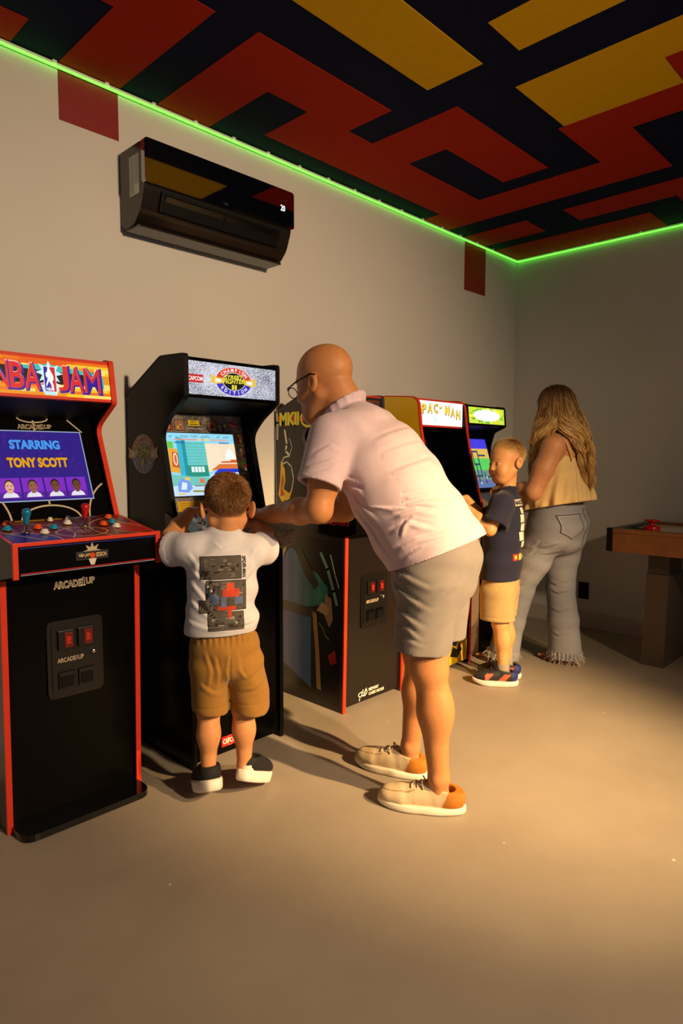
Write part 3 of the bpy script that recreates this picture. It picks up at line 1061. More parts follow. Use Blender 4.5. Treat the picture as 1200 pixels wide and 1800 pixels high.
sp([(.54, .36), (.74, .44), (.74, .84), (.54, .84)], (250, 226, 190), 3)
sp([(.54, .40), (1, .44), (1, .84), (.54, .84)], (252, 230, 200), 3)
sp([(.58, .40), (1, .40), (1, .50), (.72, .50)], (226, 120, 62), 4)
sp([(.74, .52), (1, .52), (1, .57), (.78, .57)], (214, 96, 44), 4)
sp([(.70, .54), (.90, .55), (.90, .58), (.70, .58)], (252, 236, 214), 5)
sp([(.82, .58), (.98, .58), (.95, .72), (.88, .76), (.84, .68)], (250, 250, 246), 5)
sp([(.60, .33), (1, .36), (1, .42), (.70, .42)], (36, 62, 210), 5)
sp([(.52, .26), (1, .26), (1, .36), (.60, .36)], (210, 236, 252), 4)
sp([(0, .38), (.13, .36), (.13, .74), (.0, .76)], (236, 170, 60), 4)
sp([(.03, .46), (.13, .44), (.13, .68), (.05, .70)], (206, 96, 36), 5)
A.ell(*sc_(.085, .58), .010, .026, (250, 244, 226), 6, 18)
A.ell(*sc_(.085, .58), .006, .020, (214, 110, 50), 7, 18)
sp([(.0, .76), (.08, .75), (.08, .86), (.0, .86)], (110, 206, 70), 5)
for k in range(4):
    sp([(.29 + k * .05, .37), (.33 + k * .05, .37), (.33 + k * .05, .46), (.29 + k * .05, .46)], (232, 250, 246), 6)
A.rect(*sc_(.10, .885), *sc_(.44, .905), (240, 150, 130), 6)
A.rect(*sc_(.44, .885), *sc_(.62, .905), (250, 226, 120), 6)
A.rect(*sc_(.62, .885), *sc_(.90, .905), (240, 170, 150), 6)
A.text("KO", *sc_(.50, .882), .012, .008, (210, 40, 30), 7, .03)
rs = random.Random(31)
for x, n_ in ((.04, 2), (.20, 5), (.36, 4), (.50, 6), (.74, 2), (.84, 4)):
    for q_ in range(n_):
        y_ = .925 + .018 * rs.random()
        A.line([sc_(x + q_ * .022, y_), sc_(x + q_ * .022 + .012, y_ + .028)], .0022, (70, 70, 120), 7)
for x in (.10, .76):
    for q_ in range(8):
        A.rect(*sc_(x + q_ * .019, .835), *sc_(x + q_ * .019 + .014, .858), (44, 70, 180), 7)
# coloured shapes in the playing field
sp([(.06, .07), (.20, .05), (.27, .12), (.22, .26), (.12, .27), (.07, .20)], (120, 160, 240), 6)
sp([(.10, .10), (.18, .10), (.20, .20), (.13, .22)], (226, 238, 252), 7)
sp([(.17, .25), (.25, .24), (.24, .29), (.18, .29)], (240, 206, 90), 7)
sp([(.38, .20), (.46, .19), (.45, .26), (.39, .27)], (232, 120, 80), 6)
sp([(.26, .055), (.60, .045), (.60, .07), (.27, .085)], (150, 150, 60), 6)
sp([(.30, .145), (.62, .14), (.62, .155), (.30, .16)], (110, 120, 90), 6)
sp([(.05, .025), (.16, .02), (.16, .045), (.06, .05)], (240, 200, 110), 6)
A.build("screen", sf, bo, U, V, [GLOW], label="bright game screen with a pale court scene")
U, V, L = plane_axes((-0.556, 0.905), (-0.31, 0.992))
DN = U.cross(V)
do = Vector((-3.178, -0.556, 0.905))
A = Art()
A.rect(.004, .004, .464, L - .01, (150, 140, 130), 0, 1)
rs = random.Random(4)
for k in range(26):
    x, y, r_ = .05 + .3 * rs.random(), .07 + .14 * rs.random(), .008 + .014 * rs.random()
    A.poly([(x + r_ * (.5 + rs.random()) * math.cos(q * .8), y + r_ * (.4 + .6 * rs.random()) * math.sin(q * .8)) for q in range(8)], (22, 20, 18), 1)
A.build("deck_print", sf, do, U, V, [PRINT, SPECK])
dq = lambda x, y: do + U * x + V * y + DN * .0015
joystick(sf, dq(.095, .145), DN, (20, 18, 18), False)
joystick(sf, dq(.300, .145), DN, (20, 18, 18), False)
for bx_ in (.135, .345):
    for k in range(3):
        for j in range(2):
            button(sf, dq(bx_ + k * .034, .10 + j * .040 + k * .004), DN, (200, 196, 190) if j else (60, 60, 66), .0125)
A = Art()
A.rect(0, 0, .086, .042, (196, 34, 30), 1)
A.ring(.043, .021, .043, .021, .0012, (230, 180, 160), 2, n=4)
A.text("CAPCOM", .006, .010, .074, .022, (246, 232, 214), 2, .04)
A.build("maker_sticker", sf, (-3.030, -0.4555, 0.044), FX, FZ, [PRINT], label="red maker sticker")

# ---- third cabinet, dark side art, red edging
side = round_poly([(-0.02, 0.0), (-0.488, 0.0), (-0.503, 0.845), (-0.36, 0.98), (-0.20, 1.315), (-0.25, 1.365), (-0.352, 1.42), (-0.345, 1.522), (-0.25, 1.527), (-0.02, 1.437)],
                  0.012, 4, {0: 0, 1: 0, 2: 0, 4: .04})
MKSIDE = mat("charcoal_side_print", (44, 40, 38), rough=0.3, var=0.25, vscale=7)
ihi = min(range(len(side)), key=lambda i: abs(side[i][1] - 0.97) + abs(side[i][0] + 0.36))
mk2 = cabinet("arcade cabinet with red edging and stormy charcoal side art behind the bending man", -2.366, -1.919, side, side[ihi:], MKSIDE, mat("dark_trim", (60, 58, 54), rough=.35),
              ((-0.342, 1.42), (-0.337, 1.518)), ((-0.335, 0.985), (-0.19, 1.335)),
              [(-0.33, 0.985), (-0.575, 0.935), (-0.575, 0.862), (-0.48, 0.835), (-0.33, 0.85)], ((-0.476, 0.02), (-0.488, 0.86)),
              kick_m=mat("brown_black_front", (26, 21, 18), rough=.3, var=.1), frame_m=RED_TRIM, mq_frame=.008)
for xa in (-2.366, -1.935):
    trim_x("edge_molding", [(-0.488, 0.002), (-0.503, 0.84)], xa - 0.0015, xa + 0.0175, RED_TRIM, mk2, 0.004)
A = Art()
A.rect(0, 0, .415, .08, (30, 24, 20), 0)
A.rect(.02, .014, .395, .066, (120, 40, 16), 1)
A.rect(.03, .022, .385, .058, (46, 30, 22), 2)
A.build("marquee", mk2, (-2.35, -0.3445, 1.429), FX, (0, .05, 1), [GLOW])
U, V, L = plane_axes((-0.335, 0.985), (-0.19, 1.335))
A = Art()
A.rect(.05, .07, .365, .33, (40, 30, 60), 1)
A.rect(.06, .08, .355, .16, (90, 60, 40), 2)
A.rect(.06, .16, .355, .32, (60, 70, 120), 2)
A.build("screen", mk2, (-2.35, -0.335, 0.985), U, V, [GLOW])
U, V, L = plane_axes((-0.575, 0.935), (-0.33, 0.985))
DN = U.cross(V)
do = Vector((-2.372, -0.575, 0.935))
A = Art()
A.rect(.004, .004, .455, L - .01, (24, 20, 20), 0)
A.poly([(.02, .16), (.44, .16), (.44, .23), (.02, .23)], (226, 70, 30), 1)
A.rect(.02, .15, .44, .165, (240, 236, 225), 2)
A.poly([(.1, .03), (.2, .02), (.3, .04), (.25, .1), (.14, .1)], (120, 90, 30), 1)
A.build("deck_print", mk2, do, U, V, [PRINT])
dq = lambda x, y: do + U * x + V * y + DN * .0012
joystick(mk2, dq(.075, .12), DN, (196, 24, 24), True)
joystick(mk2, dq(.285, .12), DN, (20, 60, 180), True)
for bx_, c_ in ((.12, (190, 24, 24)), (.33, (24, 60, 180))):
    for k in range(3):
        for j in range(2):
            button(mk2, dq(bx_ + k * .034, .075 + j * .04), DN, c_, .0125)
A = Art()
A.text("MIDWAY", 0, 0, .155, .022, (165, 22, 20), 1, .03)
A.build("deck_side_lettering", mk2, (-2.3724, -0.385, 0.893), (0, -1, 0), FZ, [PRINT], label="red lettering on the deck side")
# side art: coloured fields, bolts and flame
A = Art()
S = lambda y, z: (-y, z)      # art x runs along -Y


def sy_(pts, col, l_=1):
    A.poly([(-p[0], p[1]) for p in pts], col, l_)


A.line([(.022, 1.44), (.03, 1.38), (.028, 1.30)], .016, (116, 116, 100), 1)
A.rect(.035, 1.382, .265, 1.412, (150, 26, 20), 2)
A.text("MKII", .047, 1.364, .145, .064, (222, 170, 36), 4, .055)
A.text("MKII", .045, 1.359, .151, .073, (70, 16, 8), 3, .08)
A.ring(.255, 1.395, .055, .045, .012, (206, 140, 30), 3)
A.line([(.085, 1.34), (.10, 1.27), (.09, 1.24), (.12, 1.215)], .012, (150, 150, 130), 1)
bolt = [(.12, 1.215), (.075, 1.205), (.06, 1.17), (.10, 1.185), (.135, 1.16), (.15, 1.10), (.13, 1.03), (.10, .995)]
A.line(bolt, .007, (140, 145, 130), 2)
A.line([(.12, 1.215), (.14, 1.26), (.12, 1.30)], .006, (110, 125, 120), 2)
A.poly([(.055, 1.19), (.085, 1.15), (.09, 1.09), (.075, 1.05), (.115, 1.03), (.145, 1.055), (.12, 1.00), (.06, .985), (.035, 1.02), (.05, 1.09)], (190, 126, 26), 3)
A.poly([(.068, 1.13), (.08, 1.09), (.065, 1.05), (.085, 1.02), (.05, 1.01), (.055, 1.07)], (120, 50, 16), 4)
A.line([(.075, .99), (.085, .93), (.08, .88)], .006, (150, 110, 36), 3)
# lower panel: flowing blue and teal drapery, dark band, gold sash
A.poly([(.03, .10), (.46, .02), (.482, .82), (.03, .82)], (9, 8, 9), 1)
NS = 14
for k in range(NS):
    t0, t1 = k / NS, (k + 1) / NS
    x0_, x1_ = .06 + .33 * t0, .06 + .33 * t1 + .0005
    top = lambda t: .66 + .10 * math.exp(-((t - .22) / .2) ** 2) - .07 * max(0, t - .75) / .25
    bot = lambda t: .478 + .035 * max(0, t - .6) / .4
    wv = .5 + .5 * math.sin(k * 1.9)
    cA = (int(40 + 16 * wv - 18 * t0), int(52 + 34 * t0 + 10 * wv), int(96 - 26 * t0 + 10 * wv))
    A.poly([(x0_, bot(t0)), (x1_, bot(t1)), (x1_, top(t1)), (x0_, top(t0))], cA, 2)
    if k < 9:
        y0_ = .165 - .010 * k
        cB = (int(44 - 2 * k + 8 * wv), int(46 + 2 * k + 8 * wv), int(96 + 4 * wv))
        A.poly([(x0_, y0_), (x1_, y0_ - .010), (x1_, .436), (x0_, .440)], cB, 2)
A.poly([(.06, .435), (.30, .428), (.32, .47), (.06, .485)], (30, 25, 18), 5)
A.poly([(.285, .46), (.315, .455), (.335, .25), (.345, .08), (.315, .085), (.305, .28)], (104, 84, 46), 6)
A.poly([(.315, .47), (.355, .52), (.40, .49), (.385, .455)], (120, 100, 80), 6)
A.poly([(.17, .74), (.23, .63), (.30, .57), (.33, .60), (.25, .70), (.20, .77)], (26, 22, 16), 5)
A.poly([(.07, .70), (.10, .76), (.14, .775), (.12, .80), (.06, .76)], (110, 98, 46), 5)
A.line([(.345, .75), (.39, .68), (.43, .58), (.45, .52)], .018, (70, 96, 84), 4)
A.line([(.41, .75), (.44, .66), (.465, .60)], .006, (110, 130, 110), 5)
A.poly([(.375, .56), (.415, .54), (.425, .44), (.40, .40), (.365, .46)], (96, 80, 64), 4)
A.line([(.33, .41), (.36, .39), (.37, .36), (.40, .34)], .005, (60, 110, 70), 4)
A.poly([(.39, .26), (.44, .30), (.45, .24), (.41, .22)], (96, 18, 24), 4)
A.line([(.02, .86), (.018, 1.10), (.012, 1.36)], .004, (120, 118, 110), 2)
A.c = [tuple(min(1.0, v * 3.2) for v in c_[:3]) + (1.0,) for c_ in A.c]
A.build("side_art", mk2, (-2.3664, 0.0, 0.0), (0, -1, 0), FZ, [PRINT], label="printed side art with blue drapery and pale lightning")
coin_door(mk2, -2.145, -0.4835, 0.385, 0.19, 0.262, "ARCADE1UP")
A = Art()
A.ring(.030, .022, .022, .013, .005, (240, 232, 214), 1, 20, 330)
A.line([(.030, .012), (.044, .042)], .006, (240, 232, 214), 1)
A.line([(.048, .010), (.066, .046), (.072, .022), (.056, .010)], .006, (240, 232, 214), 1)
A.line([(.02, .006), (.016, -.006)], .005, (240, 232, 214), 1)
A.text("MIDWAY", .084, .025, .075, .016, (240, 232, 214), 1, .04)
A.text("CLASSIC ARCADE", .084, .004, .115, .015, (240, 232, 214), 1, .04)
A.build("maker_lettering", mk2, (-2.256, -0.4785, 0.035), FX, FZ, [PRINT])

# ---- yellow maze-game cabinet
YEL = mat("yellow_laminate", (222, 180, 20), rough=0.35, var=0.04)
side = round_poly([(-0.02, 0.0), (-0.472, 0.0), (-0.472, 0.83), (-0.545, 0.86), (-0.54, 0.925), (-0.511, 1.026), (-0.461, 1.189), (-0.428, 1.354), (-0.410, 1.505), (-0.38, 1.532), (-0.18, 1.547), (-0.02, 1.525)],
                  0.02, 4, {0: 0, 1: 0})
pac = cabinet("yellow-sided arcade cabinet with red edging and white maze-game marquee", -1.712, -1.262, side, side[1:], YEL, RED_TRIM,
              ((-0.397, 1.375), (-0.397, 1.525)), ((-0.25, 0.985), (-0.16, 1.36)),
              [(-0.26, 0.985), (-0.535, 0.925), (-0.535, 0.865), (-0.46, 0.835), (-0.26, 0.85)], ((-0.462, 0.02), (-0.462, 0.86)), deck_over=-0.017, frame_m=RED_TRIM, kick_m=YEL, mq_frame=.010)
prism_x("inner_liner", side, -1.282, -1.278, BLACK, pac)
prism_x("inner_liner", side, -1.696, -1.692, BLACK, pac)
A = Art()
A.rect(0, 0, .418, .13, (250, 250, 246), 0)
for i, ch in enumerate("PAC-MAN"):
    t = (i - 3) / 3.0
    y = .050 + .016 * (1 - t * t) - .010 * t
    if ch == '-':
        y += .028
    A.text(ch, .022 + i * .054 + .002, y - .003, .046 if ch != '-' else .026, .056 if ch != '-' else .014, (96, 70, 20), 1, .06)
    A.text(ch, .022 + i * .054, y, .044 if ch != '-' else .024, .052 if ch != '-' else .010, (236, 196, 60), 2, .02)
A.line([(.13, .046), (.165, .043)], .0025, (110, 190, 220), 1)
A.line([(.125, .036), (.165, .034)], .0025, (110, 190, 220), 1)
A.line([(.14, .026), (.17, .025)], .0025, (110, 190, 220), 1)
A.build("marquee", pac, (-1.696, -0.4005, 1.385), FX, FZ, [mat("lit_art_bright", glow_attr=True, estr=1.25, rough=.25, var=.02)], label="white lit marquee with maze-game lettering")
U, V, L = plane_axes((-0.25, 0.985), (-0.16, 1.36))
A = Art()
A.rect(.04, .05, .38, .34, (8, 8, 10), 1)
A.build("screen", pac, (-1.696, -0.25, 0.985), U, V, [GLOW])
DN = Vector((0, -.06, .275)).normalized()
joystick(pac, Vector((-1.487, -0.42, 0.952)), DN, (200, 24, 24), False)
for x in (-1.60, -1.565, -1.40, -1.365):
    button(pac, Vector((x, -0.42, 0.952)), DN, (226, 222, 210), .0125)
A = Art()
A.poly([(.20, .18), (.25, .20), (.30, .24), (.33, .30), (.38, .31), (.38, .14), (.33, .16), (.30, .10), (.24, .12)], (16, 26, 60), 1)
A.poly([(.24, .05), (.27, .10), (.31, .08), (.33, .12), (.36, .07), (.31, .03)], (14, 14, 16), 1)
A.ring(.22, .27, .05, .06, .012, (40, 36, 20), 1, 20, 160)
A.ell(.255, .245, .022, .024, (200, 60, 40), 2)
A.rect(.03, .42, .39, .45, (200, 60, 40), 1)
A.rect(.03, .47, .39, .48, (16, 26, 60), 1)
A.build("front_print", pac, (-1.696, -0.4622, 0.02), FX, FZ, [PRINT], label="yellow front art with navy shapes")

# ---- fifth cabinet at the far end
TAN = mat("cream_side_laminate", (200, 176, 146), rough=0.4, var=0.05)
side = round_poly([(-0.02, 0.0), (-0.43, 0.0), (-0.43, 0.83), (-0.315, 0.985), (-0.20, 1.265), (-0.235, 1.372), (-0.318, 1.408), (-0.306, 1.532), (-0.25, 1.54), (-0.02, 1.45)],
                  0.012, 4, {0: 0, 1: 0, 4: .04})
fif = cabinet("dark arcade cabinet with yellow-green marquee and coloured maze screen at the far end", -1.100, -0.648, side, side[1:], TAN, BLACK_MATT,
              ((-0.314, 1.408), (-0.303, 1.532)), ((-0.300, 0.97), (-0.175, 1.375)),
              [(-0.30, 0.985), (-0.515, 0.93), (-0.515, 0.865), (-0.43, 0.835), (-0.30, 0.85)], ((-0.42, 0.02), (-0.42, 0.86)), deck_side=TAN)
prism_x("inner_liner", side, -0.668, -0.664, BLACK, fif)
A = Art()
A.rect(0, 0, .42, .10, (196, 214, 60), 0)
rs = random.Random(9)
for k in range(34):
    t = rs.random() * 2 * math.pi
    A.ell(.21 + .185 * math.cos(t), .05 + .040 * math.sin(t), .010 + .014 * rs.random(), .006 + .006 * rs.random(), rs.choice([(120, 190, 50), (230, 230, 60), (90, 160, 60), (220, 190, 50), (230, 240, 140)]), 1, 12)
A.poly([(.21 + .155 * math.cos(k * math.pi / 14) * (1 + .07 * math.sin(k * 2.3)), .052 + .036 * math.sin(k * math.pi / 14) * (1 + .1 * math.cos(k * 3.1))) for k in range(28)], (255, 255, 240), 2)  # white glare painted into the middle of the sign
A.build("marquee", fif, (-1.084, -0.3165, 1.420), FX, (0, .011, .124), [mat("lit_art_bright", glow_attr=True)], label="yellow-green lit marquee")
U, V, L = plane_axes((-0.300, 0.97), (-0.175, 1.375))
A = Art()
x0_, x1_ = .035, .385
y0_, y1_ = .045, .375
for a_, b_, c_ in ((.80, 1, (70, 62, 226)), (.60, .80, (232, 190, 92)), (.36, .60, (96, 212, 96)), (.16, .36, (110, 150, 140)), (0, .16, (92, 120, 170))):
    A.rect(x0_, y0_ + (y1_ - y0_) * a_, x1_, y0_ + (y1_ - y0_) * b_, c_, 1)
g = lambda x, y: (x0_ + (x1_ - x0_) * x, y0_ + (y1_ - y0_) * y)
D_ = (40, 74, 92)
for pts in ([(.1, .72), (.30, .72), (.30, .40), (.12, .40)], [(.35, .8), (.35, .3)], [(.45, .74), (.62, .74), (.62, .48), (.45, .48), (.45, .74)], [(.62, .66), (.86, .66)], [(.5, .48), (.5, .12)],
            [(.62, .48), (.62, .24), (.40, .24)], [(.72, .30), (.72, .10)], [(.80, .22), (.92, .22)], [(.2, .40), (.2, .15), (.4, .15)]):
    A.line([g(*p) for p in pts], .012, D_, 2)
for k in range(7):
    A.ell(*g(.2 + .11 * k, .10 + .05 * (k % 3)), .008, .010, ((190, 80, 120), (200, 210, 220))[k % 2], 3, 12)
A.build("screen", fif, (-1.084, -0.300, 0.97), U, V, [GLOW], label="lit screen with blue, orange and green bands")
DN = Vector((0, -.055, .215)).normalized()
joystick(fif, Vector((-0.93, -0.42, 0.956)), DN, (30, 30, 30), False)
for x in (-0.84, -0.80, -0.76):
    button(fif, Vector((x, -0.42, 0.956)), DN, (200, 40, 60), .0125)

# ------------------------------------------------------------------ air hockey table
WOOD = mat("walnut_veneer", (128, 78, 34), rough=0.4, var=0.28, vscale=9)
LEGM = mat("brown_grey_leg", (74, 61, 50), rough=0.5, var=0.05)
ah = root("air_hockey_table", (-0.36, -1.8, 0), "wooden air hockey table with wide tapered legs against the right wall", "game table")
tx0, tx1, ty0, ty1 = -0.69, -0.03, -2.75, -1.03
box("apron_side", (tx0, ty0, 0.662), (tx0 + 0.03, ty1, 0.775), WOOD, ah, bevel=.003)
box("apron_side", (tx1 - 0.03, ty0, 0.662), (tx1, ty1, 0.775), WOOD, ah, bevel=.003)
box("apron_end", (tx0 + 0.03, ty1 - 0.03, 0.662), (tx1 - 0.03, ty1, 0.775), WOOD, ah, bevel=.003)
box("apron_end", (tx0 + 0.03, ty0, 0.662), (tx1 - 0.03, ty0 + 0.03, 0.775), WOOD, ah, bevel=.003)
box("top_rail", (tx0 - 0.006, ty0, 0.775), (tx0 + 0.055, ty1, 0.797), WOOD, ah, bevel=.004)
box("top_rail", (tx1 - 0.055, ty0, 0.775), (tx1, ty1, 0.797), WOOD, ah, bevel=.004)
box("end_rail", (tx0 + 0.055, ty1 - 0.055, 0.775), (tx1 - 0.055, ty1, 0.797), mat("dark_green_rail", (30, 46, 40), rough=.4), ah, bevel=.004)
box("end_rail", (tx0 + 0.055, ty0, 0.775), (tx1 - 0.055, ty0 + 0.055, 0.797), mat("dark_green_rail"), ah, bevel=.004)
box("corner_cap", (tx0 - 0.009, ty1 - 0.03, 0.664), (tx0 + 0.02, ty1 + 0.004, 0.801), BLACK_MATT, ah, bevel=.003)
box("corner_cap", (tx1 - 0.02, ty1 - 0.03, 0.664), (tx1 + 0.004, ty1 + 0.004, 0.801), BLACK_MATT, ah, bevel=.003)
box("playing_surface", (tx0 + 0.03, ty0 + 0.03, 0.755), (tx1 - 0.03, ty1 - 0.03, 0.780), mat("playfield_white", (214, 206, 194), rough=.2), ah)
for yl in (-1.335, -2.60):
    lv = [(-0.59, yl, 0.0), (-0.22, yl, 0.0), (-0.30, yl, 0.535), (-0.555, yl, 0.535)]
    v = lv + [(x, yl + 0.125, z) for x, y, z in lv]
    lg = mk("leg", v, [[0, 1, 2, 3], [7, 6, 5, 4], [0, 4, 5, 1], [1, 5, 6, 2], [2, 6, 7, 3], [3, 7, 4, 0]], LEGM, ah)
    box("leg_bracket", (-0.545, yl + .004, 0.535), (-0.31, yl + .121, 0.665), mat("dark_brown_bracket", (48, 38, 32), rough=.5), lg)
    box("foot_pad", (-0.588, yl + .003, 0.0), (-0.225, yl + .122, 0.006), BLACK_MATT, lg)
REDP = mat("red_gloss_plastic", (172, 16, 22), rough=0.2, var=0.0)
mal = link("air_hockey_mallet", lathe_mesh("air_hockey_mallet", [(0, .004), (.044, .0), (.048, .006), (.048, .026), (.044, .032), (.024, .034), (.018, .040), (.017, .050), (.022, .056), (.040, .059), (.0425, .063), (.040, .068), (.0, .070)], REDP, 28), None, (-0.515, -1.215, 0.780))
tag(mal, "red round air hockey mallet standing on the table top", "mallet")
pk = link("air_hockey_puck", lathe_mesh("air_hockey_puck", [(0, 0), (.030, 0), (.032, .002), (.032, .006), (.030, .008), (0, .008)], BLACK_MATT, 24), None, (-0.50, -1.14, 0.7805))
tag(pk, "flat black puck lying behind the red mallet", "puck")


# ------------------------------------------------------------------ implicit surfaces for people and clothes
def nv(a):
    a = np.asarray(a, float)
    return a / np.linalg.norm(a)


class Field:
    def __init__(self, lo, hi, h):
        self.h = h
        self.lo = np.asarray(lo, float)
        n = np.ceil((np.asarray(hi, float) - self.lo) / h).astype(int) + 1
        self.ax = [self.lo[i] + h * np.arange(n[i]) for i in range(3)]
        self.D = np.full(tuple(n), 1.0, np.float32)

    def _sl(self, lo, hi):
        s = []
        for i in range(3):
            a = int(np.floor((lo[i] - self.lo[i]) / self.h))
            b = int(np.ceil((hi[i] - self.lo[i]) / self.h)) + 1
            s.append(slice(max(a, 0), max(min(b, self.D.shape[i]), 0)))
        return tuple(s)

    def _co(self, s):
        return (self.ax[0][s[0]].astype(np.float32)[:, None, None], self.ax[1][s[1]].astype(np.float32)[None, :, None],
                self.ax[2][s[2]].astype(np.float32)[None, None, :])

    def _mix(self, s, d, k, sub=False):
        a = self.D[s]
        if sub:
            d = -d
            if k > 0:
                t = np.maximum(k - np.abs(a - d), 0) / k
                self.D[s] = np.maximum(a, d) + t * t * k * 0.25
            else:
                self.D[s] = np.maximum(a, d)
        else:
            if k > 0:
                t = np.maximum(k - np.abs(a - d), 0) / k
                self.D[s] = np.minimum(a, d) - t * t * k * 0.25
            else:
                self.D[s] = np.minimum(a, d)

    def cap(self, a, b, ra, rb=None, k=0.01, sub=False):
        a, b = np.asarray(a, float), np.asarray(b, float)
        rb = ra if rb is None else rb
        m = max(ra, rb) + k + 3 * self.h
        s = self._sl(np.minimum(a, b) - m, np.maximum(a, b) + m)
        x, y, z = self._co(s)
        ab = b - a
        L2 = max(float(ab @ ab), 1e-12)
        t = np.clip(((x - a[0]) * ab[0] + (y - a[1]) * ab[1] + (z - a[2]) * ab[2]) / L2, 0, 1)
        d = np.sqrt((x - a[0] - t * ab[0]) ** 2 + (y - a[1] - t * ab[1]) ** 2 + (z - a[2] - t * ab[2]) ** 2) - (ra + (rb - ra) * t)
        self._mix(s, d.astype(np.float32), k, sub)
        return self

    def sleeve(self, a, b, ra, rb, k=0.02, wall=0.007, depth=0.035):
        """tapered tube joined at a, open and flat-ended at b"""
        a, b = np.asarray(a, float), np.asarray(b, float)
        m = max(ra, rb) + k + 3 * self.h
        s = self._sl(np.minimum(a, b) - m, np.maximum(a, b) + m)
        x, y, z = self._co(s)
        ab = b - a
        Ln = np.linalg.norm(ab)
        T = ab / Ln
        ax = (x - a[0]) * T[0] + (y - a[1]) * T[1] + (z - a[2]) * T[2]
        t = np.clip(ax / Ln, 0, 1.0)
        tt = t * Ln
        d = np.sqrt((x - a[0] - tt * T[0]) ** 2 + (y - a[1] - tt * T[1]) ** 2 + (z - a[2] - tt * T[2]) ** 2) - (ra + (rb - ra) * t)
        rim = (np.abs(ax - Ln + .012) < .012) * .002
        d = np.maximum(d - rim, ax - Ln)
        ri = np.sqrt((x - a[0] - ax * T[0]) ** 2 + (y - a[1] - ax * T[1]) ** 2 + (z - a[2] - ax * T[2]) ** 2) - (rb - wall)
        inner = np.maximum(ri, (Ln - depth) - ax)
        d = np.maximum(d, -inner)
        self._mix(s, d.astype(np.float32), k)
        return self

    def chain(self, pts, rad, k=0.01, sub=False):
        for i in range(len(pts) - 1):
            self.cap(pts[i], pts[i + 1], rad[i], rad[i + 1], k, sub)
        return self

    def ell(self, c, r, axes=None, k=0.01, sub=False):
        c = np.asarray(c, float)
        r = np.asarray(r, float)
        A = np.eye(3) if axes is None else np.asarray(axes, float)
        m = float(r.max()) + k + 3 * self.h
        s = self._sl(c - m, c + m)
        x, y, z = self._co(s)
        x, y, z = x - c[0], y - c[1], z - c[2]
        q = [(x * A[i, 0] + y * A[i, 1] + z * A[i, 2]) for i in range(3)]
        k0 = np.sqrt(sum((q[i] / r[i]) ** 2 for i in range(3)))
        k1 = np.sqrt(sum((q[i] / r[i] ** 2) ** 2 for i in range(3))) + 1e-6
        d = k0 * (k0 - 1) / k1
        self._mix(s, np.clip(d, -.5, 1).astype(np.float32), k, sub)
        return self

    def etube(self, a, b, ra, rb, U, k=0.01, sub=False):
        """elliptical tapered tube; ra/rb = (radius along U, radius along the other axis)"""
        a, b = np.asarray(a, float), np.asarray(b, float)
        m = max(*ra, *rb) + k + 3 * self.h
        s = self._sl(np.minimum(a, b) - m, np.maximum(a, b) + m)
        x, y, z = self._co(s)
        ab = b - a
        Ln = np.linalg.norm(ab)
        T = ab / Ln
        U = np.asarray(U, float)
        U = nv(U - T * (U @ T))
        V = np.cross(T, U)
        x, y, z = x - a[0], y - a[1], z - a[2]
        ax = x * T[0] + y * T[1] + z * T[2]
        t = np.clip(ax / Ln, 0, 1)
        dt = ax - t * Ln
        du = x * U[0] + y * U[1] + z * U[2]
        dv = x * V[0] + y * V[1] + z * V[2]
        ru = ra[0] + (rb[0] - ra[0]) * t
        rv = ra[1] + (rb[1] - ra[1]) * t
        rt = np.minimum(ru, rv) * 0.7
        k0 = np.sqrt((du / ru) ** 2 + (dv / rv) ** 2 + (dt / rt) ** 2)
        k1 = np.sqrt((du / ru ** 2) ** 2 + (dv / rv ** 2) ** 2 + (dt / rt ** 2) ** 2) + 1e-6
        d = k0 * (k0 - 1) / k1
        self._mix(s, np.clip(d, -.5, 1).astype(np.float32), k, sub)
        return self

    def etubes(self, st, U, k=0.02):
        for i in range(len(st) - 1):
            self.etube(st[i][0], st[i + 1][0], st[i][1], st[i + 1][1], U, k)
        return self

    def cut(self, p, n):
        """remove everything on the side n points to"""
        n = nv(n)
        x, y, z = self._co((slice(None),) * 3)
        d = (x - p[0]) * n[0] + (y - p[1]) * n[1] + (z - p[2]) * n[2]
        self.D = np.maximum(self.D, d.astype(np.float32))
        return self

    def local_cut(self, lo, hi, p, n):
        n = nv(n)
        s = self._sl(lo, hi)
        x, y, z = self._co(s)
        d = (x - p[0]) * n[0] + (y - p[1]) * n[1] + (z - p[2]) * n[2]
        self.D[s] = np.maximum(self.D[s], d.astype(np.float32))
        return self

    def displace(self, fn, band=0.03):
        i = np.nonzero(np.abs(self.D) < band)
        P = np.stack([self.ax[j][i[j]] for j in range(3)], 1)
        self.D[i] += fn(P).astype(np.float32)
        return self

    def mesh(self, smooth=1):
        D, h = self.D, self.h
        D[0], D[-1] = 1, 1
        D[:, 0], D[:, -1] = 1, 1
        D[:, :, 0], D[:, :, -1] = 1, 1
        S = D < 0
        n = [d - 1 for d in D.shape]
        cnt = np.zeros(n, np.uint8)
        for dx in (0, 1):
            for dy in (0, 1):
                for dz in (0, 1):
                    cnt += S[dx:dx + n[0], dy:dy + n[1], dz:dz + n[2]]
        I, J, K = np.nonzero((cnt > 0) & (cnt < 8))
        N = len(I)
        idx = np.full(n, -1, np.int32)
        idx[I, J, K] = np.arange(N)
        acc = np.zeros((N, 3))
        c = np.zeros(N)
        cor = [(a, b, d) for a in (0, 1) for b in (0, 1) for d in (0, 1)]
